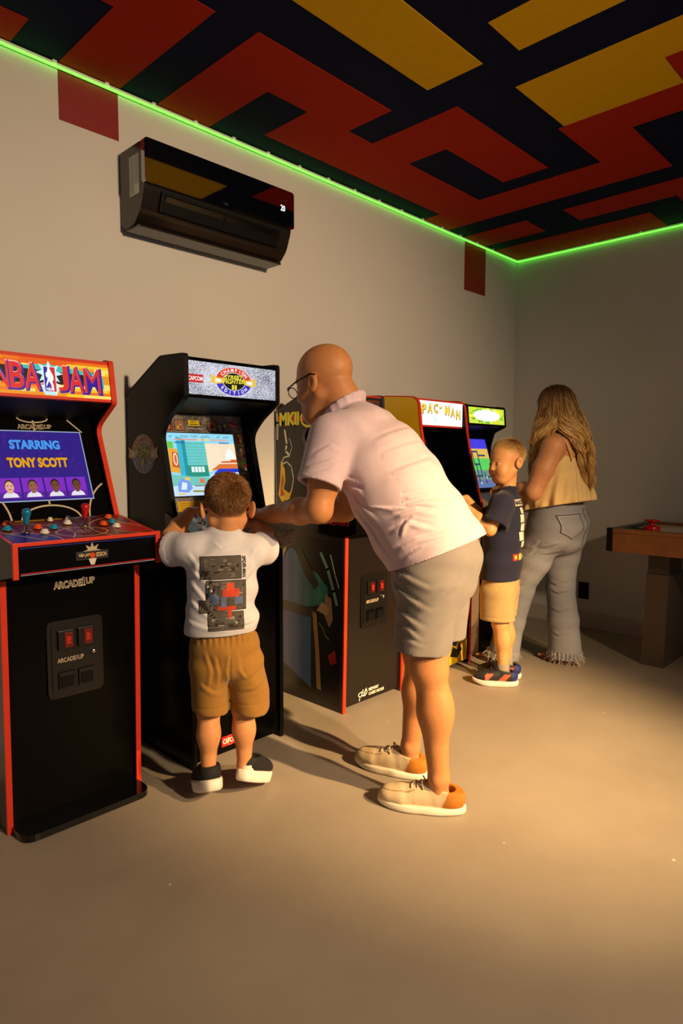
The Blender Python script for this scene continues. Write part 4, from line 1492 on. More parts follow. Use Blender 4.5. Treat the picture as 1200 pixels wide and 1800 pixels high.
        for A in cor:
            for axis in range(3):
                if A[axis] == 1:
                    continue
                B = list(A)
                B[axis] = 1
                va = D[I + A[0], J + A[1], K + A[2]]
                vb = D[I + B[0], J + B[1], K + B[2]]
                m = (va < 0) != (vb < 0)
                t = va[m] / (va[m] - vb[m])
                p = np.tile(np.array(A, float), (m.sum(), 1))
                p[:, axis] += t
                acc[m] += p
                c[m] += 1
        V = acc / c[:, None] + np.stack([I, J, K], 1)
        quads = []
        for axis in range(3):
            s0 = [slice(None)] * 3
            s1 = [slice(None)] * 3
            s0[axis] = slice(0, -1)
            s1[axis] = slice(1, None)
            a, b = S[tuple(s0)], S[tuple(s1)]
            i, j, k = np.nonzero(a != b)
            flip = a[i, j, k]
            o1, o2 = [(1, 2), (2, 0), (0, 1)][axis]
            base = np.stack([i, j, k], 1)

            def g(d1, d2):
                q = base.copy()
                q[:, o1] -= d1
                q[:, o2] -= d2
                return idx[q[:, 0], q[:, 1], q[:, 2]]
            q = np.stack([g(1, 1), g(0, 1), g(0, 0), g(1, 0)], 1)
            q[~flip] = q[~flip][:, ::-1]
            quads.append(q)
        Q = np.concatenate(quads)
        Q = Q[(Q >= 0).all(1)]
        for _ in range(smooth):
            e = np.concatenate([Q[:, [0, 1]], Q[:, [1, 2]], Q[:, [2, 3]], Q[:, [3, 0]]])
            e = np.concatenate([e, e[:, ::-1]])
            w = np.bincount(e[:, 0], minlength=N).astype(float)
            M = np.stack([np.bincount(e[:, 0], weights=V[e[:, 1], d], minlength=N) for d in range(3)], 1) / np.maximum(w, 1)[:, None]
            V = 0.45 * V + 0.55 * M
        return V * h + self.lo, Q


def field_obj(name, F, m, parent, smooth=1, col=None):
    V, Q = F.mesh(smooth)
    off = np.array(WORLD[parent.name][:])
    me = bpy.data.meshes.new(name)
    me.vertices.add(len(V))
    me.vertices.foreach_set("co", (V - off).astype(np.float32).ravel())
    me.loops.add(Q.size)
    me.loops.foreach_set("vertex_index", Q.astype(np.int32).ravel())
    me.polygons.add(len(Q))
    me.polygons.foreach_set("loop_start", np.arange(0, Q.size, 4, dtype=np.int32))
    me.polygons.foreach_set("loop_total", np.full(len(Q), 4, np.int32))
    me.update(calc_edges=True)
    me.polygons.foreach_set("use_smooth", np.ones(len(Q), bool))
    me.materials.append(m)
    if col is not None:
        C_ = np.ones((len(V), 4), np.float32)
        C_[:, :3] = col(V)
        a = me.color_attributes.new("Col", 'FLOAT_COLOR', 'POINT')
        a.data.foreach_set("color", C_.ravel())
    return link(name, me, parent)


def wrinkle(k1, k2, amp, ph=0.0):
    """soft directional cloth folds"""
    k1, k2 = np.asarray(k1, float), np.asarray(k2, float)

    def f(P):
        a = P @ k1 + 1.7 * np.sin(P @ k2 + ph) + ph
        b = np.sin(P @ (k2 * 0.63) + ph * 1.7 + 0.8 * np.sin(P @ k1 * 0.3))
        r = np.sin(a)
        return amp * np.sign(r) * np.abs(r) ** 1.3 * (0.45 + 0.55 * b)
    return f


def creases(frame, axes, lines, side=None):
    """explicit fold lines: polylines in two frame coordinates (0 u, 1 s, 2 z) -> raised fold with a sharp valley beside it"""
    ia, ib = axes

    def f(P):
        Q = P - frame.o
        co = [Q @ frame.F, Q @ frame.L, Q[:, 2]]
        X, Y = co[ia], co[ib]
        out = np.zeros(len(P))
        for pts, w, amp in lines:
            best = np.full(len(P), 9.0)
            sgn = np.zeros(len(P))
            tap = np.zeros(len(P))
            n = len(pts) - 1
            for i in range(n):
                ax_, ay_ = pts[i]
                bx_, by_ = pts[i + 1]
                dx, dy = bx_ - ax_, by_ - ay_
                L2 = dx * dx + dy * dy
                t = np.clip(((X - ax_) * dx + (Y - ay_) * dy) / L2, 0, 1)
                ex, ey = X - ax_ - t * dx, Y - ay_ - t * dy
                d = np.sqrt(ex * ex + ey * ey)
                m = d < best
                best = np.where(m, d, best)
                sgn = np.where(m, np.sign(dx * ey - dy * ex), sgn)
                tap = np.where(m, (i + t) / n, tap)
            q = sgn * best / w
            prof = np.exp(-(q - .8) ** 2 * 1.2) - .9 * np.exp(-(q + .25) ** 2 * 3.0)
            out -= amp * prof * np.clip(np.minimum(tap * 6, (1 - tap) * 3), 0, 1)
        if side is not None:
            out *= np.clip(side(co) , 0, 1)
        return out
    return f


class Frame:
    def __init__(self, o, F):
        self.o = np.array([o[0], o[1], 0.0])
        self.F = nv([F[0], F[1], 0.0])
        self.L = np.array([-self.F[1], self.F[0], 0.0])
        self.Z = np.array([0, 0, 1.0])

    def __call__(self, u, s, z):
        return self.o + self.F * u + self.L * s + self.Z * z

    def d(self, u, s, z):
        return self.F * u + self.L * s + self.Z * z


class Head:
    """local head axes: f forward, l left, u up; origin between the eyes' level at the middle of the skull"""
    def __init__(self, c, f, up, s=1.0):
        self.c = np.asarray(c, float)
        self.f = nv(f)
        up = np.asarray(up, float)
        self.u = nv(up - self.f * (up @ self.f))
        self.l = np.cross(self.u, self.f)
        self.s = s
        self.A = np.stack([self.f, self.l, self.u])

    def __call__(self, f, l, u):
        return self.c + (self.f * f + self.l * l + self.u * u) * self.s

    def loc(self, P):
        return (P - self.c) @ self.A.T / self.s

    def add(self, F, child=False):
        s = self.s
        R = lambda *r: np.array(r) * s
        if child:
            F.ell(self(-.014, 0, .036), R(.098, .079, .086), self.A, 0)
            F.ell(self(.034, 0, -.03), R(.056, .062, .076), self.A, .03 * s)
            F.ell(self(.050, 0, -.084), R(.030, .034, .026), self.A, .03 * s)
        else:
            F.ell(self(-.012, 0, .036), R(.099, .076, .083), self.A, 0)
            F.ell(self(.034, 0, -.03), R(.058, .062, .086), self.A, .03 * s)
            F.ell(self(.058, 0, -.094), R(.030, .034, .026), self.A, .025 * s)
        for g in (-1, 1):
            F.cap(self(-.01, g * .054, -.045), self(.05, g * .022, -.092), .016 * s, .016 * s, .03 * s)
            if child:
                F.ell(self(.058, g * .034, -.046), R(.026, .026, .026), self.A, .025 * s)
                F.ell(self(.098, g * .032, -.004), R(.014, .017, .009), self.A, .012 * s, sub=True)
                F.ell(self(.0745, g * .031, -.006), R(.0125, .014, .0105), self.A, .003 * s)
            else:
                F.cap(self(.086, g * .014, .020), self(.070, g * .045, .017), .007 * s, .006 * s, .014 * s)
                F.ell(self(.066, g * .036, -.036), R(.02, .02, .018), self.A, .02 * s)
                F.ell(self(.098, g * .033, -.001), R(.017, .019, .011), self.A, .010 * s, sub=True)
                F.ell(self(.073, g * .032, -.003), R(.014, .015, .011), self.A, .002 * s)
            # ear
            ea = nv(self.u + self.f * -.25)
            el = nv(np.cross(ea, self.l))
            if child:
                fl = nv(self.l * g + self.f * .50)          # children's ears stand out more
                et = nv(np.cross(ea, fl))
                F.ell(self(-.018, g * .088, -.008), R(.020, .0075, .033), np.stack([et, fl, ea]), .006 * s)
                F.ell(self(-.014, g * .096, -.004), R(.011, .007, .018), np.stack([et, fl, ea]), .004 * s, sub=True)
            else:
                F.ell(self(-.012, g * .082, -.010), R(.0195, .0085, .032), np.stack([el, self.l, ea]), .006 * s)
                F.ell(self(-.007, g * .091, -.006), R(.0105, .007, .018), np.stack([el, self.l, ea]), .004 * s, sub=True)
        if child:
            F.cap(self(.086, 0, .000), self(.099, 0, -.030), .004 * s, .0085 * s, .016 * s)
            for g in (-1, 1):
                F.ell(self(.092, g * .008, -.033), R(.008, .006, .006), self.A, .008 * s)
            F.cap(self(.080, -.014, -.0595), self(.085, 0, -.058), .0045 * s, .0055 * s, .010 * s)
            F.cap(self(.080, .014, -.0595), self(.085, 0, -.058), .0045 * s, .0055 * s, .010 * s)
            F.cap(self(.079, -.011, -.0685), self(.079, .011, -.0685), .006 * s, .006 * s, .010 * s)
            F.cap(self(.090, -.018, -.0635), self(.090, .018, -.0635), .0022 * s, .0022 * s, .003 * s, sub=True)
        else:
            F.cap(self(.090, 0, .004), self(.110, 0, -.032), .006 * s, .0105 * s, .014 * s)
            for g in (-1, 1):
                F.ell(self(.099, g * .010, -.038), R(.010, .007, .007), self.A, .008 * s)
            F.cap(self(.084, -.018, -.066), self(.091, 0, -.063), .0055 * s, .0065 * s, .008 * s)
            F.cap(self(.084, .018, -.066), self(.091, 0, -.063), .0055 * s, .0065 * s, .008 * s)
            F.cap(self(.083, -.014, -.077), self(.083, .014, -.077), .007 * s, .007 * s, .008 * s)
            F.cap(self(.094, -.020, -.0705), self(.094, .020, -.0705), .0028 * s, .0028 * s, .003 * s, sub=True)


def hand(F, w, d, n, side, curl=(.35, .5, .4), sc=1.0, spread=.06, thumb=.5):
    """palm, four fingers and a thumb; d finger direction, n where the palm faces, side = +1/-1 thumb side"""
    d = nv(d)
    n = nv(np.asarray(n, float) - d * (np.asarray(n, float) @ d))
    a = np.cross(n, d) * side
    w = np.asarray(w, float)
    kn = w + d * .082 * sc
    F.etube(w, kn, (.026 * sc, .019 * sc), (.037 * sc, .013 * sc), a, .012 * sc)
    for i, (off, ln) in enumerate(((.030, .070), (.011, .078), (-.009, .074), (-.028, .058))):
        p = kn + a * off * sc - d * (.008 * sc if i in (0, 3) else 0)
        dd = nv(d + a * spread * (1.5 - i))
        ang = 0
        for j, (fr, c_) in enumerate(zip((.46, .30, .24), curl)):
            ang += c_ * (1 + .08 * i)
            v = dd * math.cos(ang) + n * math.sin(ang)
            q = p + v * ln * fr * sc
            r0, r1 = (.0088 - .0007 * j) * sc, (.0082 - .0009 * j) * sc
            F.cap(p, q, r0, r1, .0035 * sc)
            p = q
    p = w + d * .022 * sc + a * .024 * sc
    v = nv(d * .62 + a * .62 + n * thumb)
    q = p + v * .040 * sc
    F.cap(p, q, .0125 * sc, .0105 * sc, .012 * sc)
    v2 = nv(d * .9 + a * .15 + n * thumb)
    F.cap(q, q + v2 * .034 * sc, .0100 * sc, .0078 * sc, .004 * sc)


def skin_col(base, spots=()):
    """skin tint with soft coloured patches: spots = (centre, radius, rgb, strength)"""
    b = np.array(lin(base)[:3])

    def f(P):
        t = 0.5 + 0.5 * np.sin(P @ np.array([41., 17., 29.])) * np.sin(P @ np.array([-13., 37., 23.]))
        c = b[None, :] * (0.96 + 0.08 * t[:, None])
        for ce, r, rgb, s in spots:
            if callable(ce):
                w = np.clip(ce(P), 0, 1) * s
            else:
                A = None
                if isinstance(r, tuple):
                    r, A = r
                q = P - np.asarray(ce)
                if A is not None:
                    q = q @ A.T
                w = np.clip(1.6 - 1.6 * np.sqrt(((q / np.asarray(r)) ** 2).sum(1)), 0, 1) * s
            c = c * (1 - w[:, None]) + np.array(lin(rgb)[:3])[None, :] * w[:, None]
        return c
    return f


def face_spots(h, lip=(176, 92, 72), brow=(120, 84, 52), eye=(40, 30, 24), child=False):
    s = h.s
    out = []
    if child:
        for g in (-1, 1):
            out += [(h(.088, g * .031, -.006), (np.array([.02, .0135, .0068]) * s, h.A), (226, 214, 200), .9),
                    (h(.088, g * .029, -.006), (np.array([.02, .0070, .0072]) * s, h.A), eye, 1.0),
                    (h(.090, g * .031, .0015), (np.array([.02, .0165, .0030]) * s, h.A), (96, 60, 40), .8),
                    (h(.086, g * .031, .0185), (np.array([.03, .019, .0050]) * s, h.A), brow, .55),
                    (h(.075, g * .040, -.045), (np.array([.03, .022, .022]) * s, h.A), (226, 128, 92), .35)]
        out.append((h(.088, 0, -.0635), (np.array([.02, .018, .011]) * s, h.A), lip, .6))
        out.append((h(.090, 0, -.0635), (np.array([.02, .019, .0026]) * s, h.A), (110, 50, 38), .8))
        return out
    for g in (-1, 1):
        out += [(h(.088, g * .032, -.003), (np.array([.02, .013, .0062]) * s, h.A), (226, 216, 204), .9),
                (h(.088, g * .030, -.003), (np.array([.02, .0062, .0064]) * s, h.A), eye, 1.0),
                (h(.090, g * .032, .0055), (np.array([.02, .0165, .0032]) * s, h.A), (92, 58, 40), .8),
                (h(.086, g * .031, .0215), (np.array([.02, .021, .0062]) * s, h.A), brow, .75),
                (h(-.01, g * .09, -.006), (np.array([.016, .012, .022]) * s, h.A), (176, 84, 60), .45)]
    out.append((h(.09, 0, -.071), (np.array([.02, .022, .011]) * s, h.A), lip, .7))
    out.append((h(.094, 0, -.0705), (np.array([.02, .021, .0028]) * s, h.A), (96, 44, 36), .8))
    return out


def ribbon_mesh(name, paths, widths, cols, normals, m, parent):
    """many thin tapering strands in one mesh; paths (S,K,3), widths (K,), cols (S,K,3), normals (S,3)"""
    S_, K, _ = paths.shape
    T = np.gradient(paths, axis=1)
    T /= np.linalg.norm(T, axis=2, keepdims=True) + 1e-9
    W = np.cross(T, normals)
    W /= np.linalg.norm(W, axis=2, keepdims=True) + 1e-9
    W = W * (np.asarray(widths)[None, :, None] * 0.5)
    V = np.stack([paths - W, paths + W], 2)
    V = V.reshape(-1, 3) - np.array(WORLD[parent.name][:])
    b = np.arange(S_)[:, None] * (2 * K) + 2 * np.arange(K - 1)[None, :]
    b = b.ravel()
    Q = np.stack([b, b + 1, b + 3, b + 2], 1)
    me = bpy.data.meshes.new(name)
    me.vertices.add(len(V))
    me.vertices.foreach_set("co", V.astype(np.float32).ravel())
    me.loops.add(Q.size)
    me.loops.foreach_set("vertex_index", Q.astype(np.int32).ravel())
    me.polygons.add(len(Q))
    me.polygons.foreach_set("loop_start", np.arange(0, Q.size, 4, dtype=np.int32))
    me.polygons.foreach_set("loop_total", np.full(len(Q), 4, np.int32))
    me.update(calc_edges=True)
    me.materials.append(m)
    C_ = np.ones((len(V), 4), np.float32)
    C_[:, :3] = np.repeat(cols.reshape(-1, 3), 2, axis=0)
    a = me.color_attributes.new("Col", 'FLOAT_COLOR', 'POINT')
    a.data.foreach_set("color", C_.ravel())
    o = link(name, me, parent)
    o["kind"] = "stuff"
    return o


SKIN = mat("skin", rough=0.5, attr=True, var=0.07, vscale=70, spec=0.35, bump=0.12, bscale=500, sss=0.02)
HAIRM = mat("hair_strands", rough=0.45, attr=True, var=0.12, vscale=60, spec=0.4)


def short_hair(name, h, region, length, cA, cB, count, whorl, parent, seed=1):
    """cropped hair: thin short strands growing out of the skull ellipsoid; region(l) gives 0..1 length factor"""
    r = np.random.default_rng(seed)
    v = r.normal(size=(count * 2, 3))
    v /= np.linalg.norm(v, axis=1, keepdims=True)
    rad = np.array([.098, .0785, .0855])
    p = v * rad + np.array([-.014, 0, .036])
    fac = region(p, v)
    keep = fac > 0.05
    p, v, fac = p[keep][:count], v[keep][:count], fac[keep][:count]
    n = v / rad
    n /= np.linalg.norm(n, axis=1, keepdims=True)
    w = np.asarray(whorl) / np.linalg.norm(whorl)
    away = n * (n @ w)[:, None] * 0 + (n - w)
    away -= n * (away * n).sum(1, keepdims=True)
    away /= np.linalg.norm(away, axis=1, keepdims=True) + 1e-6
    sw = np.cross(n, away)
    d = n * .50 + away * .95 + sw * .25 + r.normal(size=n.shape) * .15
    d /= np.linalg.norm(d, axis=1, keepdims=True)
    ln = length * fac * (.75 + .5 * r.random(len(p)))
    t = np.linspace(0, 1, 4)
    path = p[:, None, :] * .99 + d[:, None, :] * (ln[:, None] * t[None, :])[:, :, None] + away[:, None, :] * (ln[:, None] * .35 * t[None, :] ** 2)[:, :, None]
    W = h.c + (path.reshape(-1, 3) * h.s) @ h.A
    W = W.reshape(path.shape)
    a, b = np.array(lin(cA)[:3]), np.array(lin(cB)[:3])
    mixf = np.clip(r.random(len(p))[:, None] * .7 + .45 * t[None, :], 0, 1)[:, :, None]
    cols = a * (1 - mixf) + b * mixf
    view = np.tile((r.normal(size=(len(p), 3))), 1)[:, None, :] + np.zeros_like(path)
    return ribbon_mesh(name, W, np.array([.0016, .0015, .0011, .0003]), cols, view, HAIRM, parent)


def sole_mesh(name, m, parent, o, f, l, u, L, W, t, flare=0.0, toe_spring=0.0, n=56):
    """moulded shoe sole: foot-shaped outline with rounded edges"""
    o, f, l, u = (np.asarray(q, float) for q in (o, f, l, u))
    pts = []
    for k in range(n):
        a = 2 * math.pi * k / n
        x = .5 - .5 * math.cos(a)
        wd = W * (.40 + .115 * math.sin(min(x, 1) * math.pi) + (.07 if x > .5 else -.02) * math.sin(x * 2 * math.pi - math.pi) * 1.0)
        y = wd * np.sign(math.sin(a)) * abs(math.sin(a)) ** .62
        pts.append((x * L, y))
    rings = ((.0, .90), (.10, .97), (.35, 1.0), (.8, 1.0 - flare), (1.0, .965 - flare))
    V, Fc = [], []
    for z, s in rings:
        for x, y in pts:
            zz = z * t + toe_spring * max(0, x / L - .72) ** 2 / .078 * (1 if z < .5 else .6)
            V.append(o + f * ((x - L / 2) * s + L / 2) + l * y * s + u * zz)
    for r_ in range(len(rings) - 1):
        for k in range(n):
            a, b = r_ * n + k, r_ * n + (k + 1) % n
            Fc.append([a, b, b + n, a + n])
    Fc += [list(range(n))[::-1], list(range((len(rings) - 1) * n, len(rings) * n))]
    so = mk(name, [tuple(v) for v in V], Fc, m, parent, smooth=True)
    so.data.polygons[-1].use_smooth = so.data.polygons[-2].use_smooth = False
    return so


def shoe(par, o, f, up, L, W, upper, solem, sole_t=.024, ankle_h=.085, col=None, open_r=.036, flare=0.0, lace=None, heel=None, spring=.006, hgt=1.0):
    """shoe with upper, sole, optional laces and heel patch; o = heel end on the ground, f forward"""
    f = nv(f)
    up = np.asarray(up, float)
    u = nv(up - f * (up @ f))
    l = np.cross(u, f)
    o = np.asarray(o, float)
    p = lambda x, y, z: o + f * x * L + l * y * W + u * z
    A = np.stack([f, l, u])
    F = Field(o - .16 - np.abs(f) * L, o + .16 + np.abs(f) * L, .0035)
    F.ell(p(.80, 0, sole_t + .012), (L * .20, W * .44, .034 * hgt), A, 0)
    F.etube(p(.34, 0, sole_t + .016), p(.70, 0, sole_t + .012), (W * .37, .046 * hgt), (W * .44, .036 * hgt), l, .03)
    F.ell(p(.17, 0, sole_t + .022), (L * .17, W * .37, .052 * hgt), A, .03)
    F.etube(p(.185, 0, sole_t + .02), p(.235, 0, ankle_h), (W * .37, L * .165), (W * .36, L * .150), l, .02)
    F.etube(p(.36, 0, sole_t + .04 * hgt), p(.56, 0, sole_t + .028 * hgt), (W * .30, .036 * hgt), (W * .34, .024 * hgt), l, .03)
    F.cut(p(.2, 0, sole_t - .004), -u)
    F.cut(p(.30, 0, ankle_h - .004), nv(u * 1.0 - f * .16))
    F.etube(p(.235, 0, ankle_h - .035), p(.248, 0, ankle_h + .06), (W * .30, L * .122), (W * .33, L * .138), l, .004, sub=True)
    # apron seam on the toe
    ob = R = field_obj("shoe", F, upper, par, 1, col=col)
    sole_mesh("sole", solem, R, o - f * .004, f, l, u, L + .008, W, sole_t, flare, spring)
    if lace is not None:
        bv = BVHTree.FromPolygons([WORLD[R.name] + v.co for v in ob.data.vertices], [list(q.vertices) for q in ob.data.polygons])
        for x in (.45, .52, .59):
            pts = []
            for y in np.linspace(-.26, .26, 9):
                q = p(x + .02 * math.sin(y * 9), y, .2)
                r_ = bv.ray_cast(Vector(q), Vector(-u))
                if r_[0] is not None:
                    pts.append(r_[0] + Vector(u) * .002)
            if len(pts) > 2:
                tube("lace", pts, .0026, lace, R, 6)
        for g in (-1, 1):
            pts = []
            for t in np.linspace(0, 1, 8):
                q = p(.46 + .03 * math.sin(t * 3), g * (.03 + .30 * t), .2)
                r_ = bv.ray_cast(Vector(q), Vector(-u))
                if r_[0] is not None:
                    pts.append(r_[0] + Vector(u) * (.003 + .012 * math.sin(t * math.pi)))
            if len(pts) > 2:
                tube("lace_bow", pts, .0024, lace, R, 6)
    return R




# ------------------------------------------------------------------ man bending over the controls
def fabric(name, col, rough=0.85, bump=0.35, bscale=900, var=0.05):
    return mat(name, col, rough=rough, bump=bump, bscale=bscale, var=var, vscale=30, spec=0.2, sheen=0.15)


def build_man():
    f = Frame((-2.72, -1.17), (-.419, .908))
    R = root("person", f(0, 0, 0), "bald man with glasses in pale pink polo and grey shorts leaning over the controls", "person", "people playing")
    th = .20
    hd = Head(f(.334, 0, 1.478), f.d(math.cos(th), -.26, -math.sin(th)), f.d(math.sin(th), 0, math.cos(th)), 1.09)
    B = Field(np.minimum.reduce([f(-.4, -.4, 0), f(-.4, .4, 0), f(.85, -.4, 0), f(.85, .4, 0)]) - [0, 0, .02],
              np.maximum.reduce([f(-.4, -.4, 0), f(-.4, .4, 0), f(.85, -.4, 0), f(.85, .4, 0)]) + [0, 0, 1.68], .005)
    L = f.L
    # trunk
    B.etubes([(f(-.10, 0, .87), (.15, .125)), (f(-.03, 0, .99), (.15, .12)), (f(.05, 0, 1.11), (.155, .12)), (f(.125, 0, 1.22), (.165, .115)), (f(.185, 0, 1.30), (.15, .08))], L, .04)
    # legs
    for hip, kn, ca, an, s in ((f(-.10, .09, .84), f(-.082, .09, .50), f(-.098, .085, .355), f(-.118, .080, .115), 1), (f(-.08, -.09, .84), f(-.008, -.115, .485), f(.006, -.122, .34), f(.032, -.135, .115), -1)):
        B.cap(hip, kn, .085, .060, .03)
        B.cap(kn, ca, .056, .052, .03)
        B.ell(ca + f.d(-.014, .004 * s, .0), (.056, .052, .095), np.stack([f.F, f.L, f.Z]), .03)
        B.ell(kn + f.d(.022, 0, .012), (.040, .046, .052), np.stack([f.F, f.L, f.Z]), .03)
        B.cap(ca, an, .050, .034, .03)
        B.cap(an, an + f.d(.004, 0, -.045), .034, .030, .02)
        for g in (-1, 1):
            B.ell(an + f.d(.004, g * .029, .004), (.012, .009, .014), np.stack([f.F, f.L, f.Z]), .015)
        B.cap(an + f.d(-.01, 0, -.055), an + f.d(.06, 0, -.065), .026, .022, .02)
    # arms
    shL, elL, wrL = f(.238, .180, 1.275), f(.272, .205, 1.035), f(.515, .070, 1.002)
    shR, elR, wrR = f(.245, -.180, 1.265), f(.325, -.215, 1.0), f(.555, -.14, .985)
    for sh, el, wr, s in ((shL, elL, wrL, 1), (shR, elR, wrR, -1)):
        B.cap(sh, el, .054, .041, .03)
        m = sh * .45 + el * .55
        B.ell(m, (.055, .052, .075), np.stack([nv(np.cross(L, el - sh)), L, nv(el - sh)]), .03)
        B.cap(el, el * .65 + wr * .35, .041, .045, .03)
        B.cap(el * .65 + wr * .35, wr, .045, .029, .02)
        B.cap(wr * .9 + el * .1, wr + nv(wr - el) * .02, .030, .026, .02)
    hand(B, wrL + nv(wrL - elL) * .012, f.d(.92, -.30, -.02), f.d(-.2, -.3, -1), 1, (.35, .55, .4), 1.05)
    hand(B, wrR + nv(wrR - elR) * .012, f.d(.95, .20, -.12), f.d(0, .2, -1), -1, (.3, .5, .4), 1.05)
    # neck and head
    B.cap(f(.225, 0, 1.33), hd(-.030, 0, -.035), .062, .062, .03)
    B.cap(f(.215, 0, 1.37), hd(-.055, 0, -.02), .046, .048, .03)
    hd.add(B)
    B.ell(hd(.070, 0, -.102), np.array([.026, .032, .026]) * 1.09, hd.A, .02)
    B.cap(hd(.064, 0, -.082), hd(-.02, 0, -.098), .03, .035, .03)
    spots = face_spots(hd, brow=(150, 120, 100))
    spots += [(hd(.078, 0, -.10), (np.array([.040, .040, .040]), hd.A), (188, 172, 158), .75),
              (hd(.04, .055, -.08), (np.array([.05, .03, .035]), hd.A), (180, 140, 112), .35)]
    body = field_obj("body", B, SKIN, R, 1, col=skin_col((190, 128, 80), spots))
    # glasses
    GM = mat("glasses_metal", (26, 22, 20), rough=.3, metal=.6)
    LM = mat("lens_glass", (235, 240, 240), rough=.03, alpha=.10, var=0)
    rims = []
    for g in (-1, 1):
        rims.append([hd(.108, g * .033 + .024 * math.cos(a), -.012 + .018 * math.sin(a)) for a in np.linspace(0, 2 * math.pi, 20, endpoint=False)])
    gl = tube("glasses", rims[0], .0019, GM, R, 6, closed=True)
    tube("rim", rims[1], .0019, GM, gl, 6, closed=True)
    tube("bridge", [hd(.108, -.010, -.008), hd(.112, 0, -.004), hd(.108, .010, -.008)], .0016, GM, gl, 6)
    for g in (-1, 1):
        tube("temple_arm", [hd(.108, g * .057, -.005), hd(.098, g * .070, -.001), hd(.05, g * .081, .010), hd(-.01, g * .086, .019), hd(-.03, g * .0855, .012)], .0028, GM, gl, 6)
        mk("lens", [tuple(p) for p in rims[(g + 1) // 2]], [list(range(20))], LM, gl)
    # polo shirt
    S = Field(np.minimum.reduce([f(-.35, -.4, 0), f(-.35, .4, 0), f(.5, -.4, 0), f(.5, .4, 0)]) + [0, 0, .74],
              np.maximum.reduce([f(-.35, -.4, 0), f(-.35, .4, 0), f(.5, -.4, 0), f(.5, .4, 0)]) + [0, 0, 1.5], .004)
    S.etubes([(f(-.135, 0, .80), (.185, .165)), (f(-.085, 0, .882), (.184, .166)), (f(-.018, 0, .980), (.182, .163)), (f(.057, 0, 1.093), (.186, .160)), (f(.126, 0, 1.203), (.190, .148)), (f(.178, 0, 1.280), (.172, .112))], L, .05)
    S.etube(f(.165, .05, 1.325), f(.195, .15, 1.30), (.06, .06), (.066, .066), f.F, .05)
    S.etube(f(.165, -.05, 1.325), f(.21, -.15, 1.285), (.06, .06), (.066, .066), f.F, .05)
    eL, eR = f(.252, .222, 1.118), f(.285, -.21, 1.085)
    S.etube(f(.180, 0, 1.305), f(.240, 0, 1.365), (.125, .090), (.080, .064), L, .04)
    S.displace(wrinkle(f.d(26, 4, 34), f.d(8, 15, -11), .0022, 1.0), .03)
    S.displace(wrinkle(f.d(-34, 16, 26), f.d(9, -13, 14), .0018, 2.2), .03)
    S.displace(creases(f, (0, 2), [
        ([(0.214, 1.126), (0.12, 1.102), (0.005, 1.086), (-0.123, 1.106)], .012, .0075),
        ([(0.214, 1.122), (0.139, 1.058), (0.071, 1.005)], .012, .006),
        ([(0.199, 1.145), (0.101, 1.133), (-0.031, 1.153)], .011, .0055),
        ([(0.206, 1.134), (0.175, 1.216), (0.121, 1.271)], .010, .005),
        ([(0.102, 1.262), (0.008, 1.315), (-0.056, 1.323)], .012, .0035),
        ([(0.082, 1.216), (-0.03, 1.27), (-0.112, 1.243)], .012, .004),
        ([(0.044, 1.161), (-0.067, 1.207), (-0.157, 1.155)], .012, .004),
        ([(0.12, 1.068), (0.024, 1.052), (-0.069, 1.076), (-0.177, 1.067)], .012, .0075),
        ([(0.024, 1.025), (-0.051, 1.049), (-0.16, 1.031)], .011, .007),
        ([(0.042, 0.969), (-0.033, 1.008), (-0.124, 0.984)], .011, .0065),
        ([(0.004, 0.952), (-0.018, 1.008), (-0.051, 1.027)], .008, .006),
        ([(0.023, 0.914), (-0.052, 0.954), (-0.178, 0.987)], .012, .006),
        ([(0.003, 0.878), (-0.071, 0.928), (-0.178, 0.96)], .010, .004),
        ([(0.198, 1.1), (0.119, 0.975), (0.022, 0.858)], .013, .006),
        ([(0.175, 1.086), (0.08, 0.967)], .011, .005),
        ([(.262, 1.31), (.215, 1.27), (.186, 1.21), (.178, 1.14)], .0045, .0035)], lambda c: (c[1] + .02) / .06 * (c[1] < .185 + .1 * (c[2] < 1.05)) * np.clip((c[2] - .86) / .04, 0, 1)), .03)
    S.sleeve(f(.238, .172, 1.275), f(.262, .232, 1.118), .080, .072, .03, wall=.011)
    S.sleeve(f(.245, -.172, 1.265), f(.290, -.214, 1.085), .080, .073, .03, wall=.011)
    S.displace(creases(f, (0, 2), [
        ([(0.275, 1.215), (0.213, 1.252), (0.174, 1.233)], .010, .004),
        ([(0.291, 1.179), (0.232, 1.197), (0.178, 1.216)], .010, .0045),
        ([(0.300, 1.150), (0.222, 1.17), (0.18, 1.194)], .010, .004)], lambda c: (c[1] - .17) / .03 * np.clip((c[2] - 1.155) / .02, 0, 1)), .03)
    # hem follows the waist, longer at the back; side vent
    S.cut(f(-.233, 0, .945), f.d(-.39, 0, -.92))
    S.etube(f(-.16, 0, .74), f(-.085, 0, .905), (.174, .152), (.168, .142), L, .002, sub=True)
    S.cap(f(.004, .20, .79), f(.0, .182, .890), .030, .001, .002, sub=True)
    # collar
    ring = [f(.268 + .068 * math.cos(a), .073 * math.sin(a), 1.388 - .046 * math.cos(a)) for a in np.linspace(0, 2 * math.pi, 19)]
    for a, b in zip(ring[:-1], ring[1:]):
        S.etube(a - f.d(.01, 0, .012), b - f.d(.01, 0, .012), (.024, .010), (.024, .010), f.d(-.25, 0, 1), .006)
    S.cap(f(.235, 0, 1.345), hd(-.04, 0, -.03), .066, .066, .004, sub=True)
    POLO = mat("pale_pink_pique", (206, 184, 192), rough=.85, bump=.45, bscale=700, var=.05, vscale=25, spec=.2, sheen=.2)
    field_obj("polo_shirt", S, POLO, R, 1)
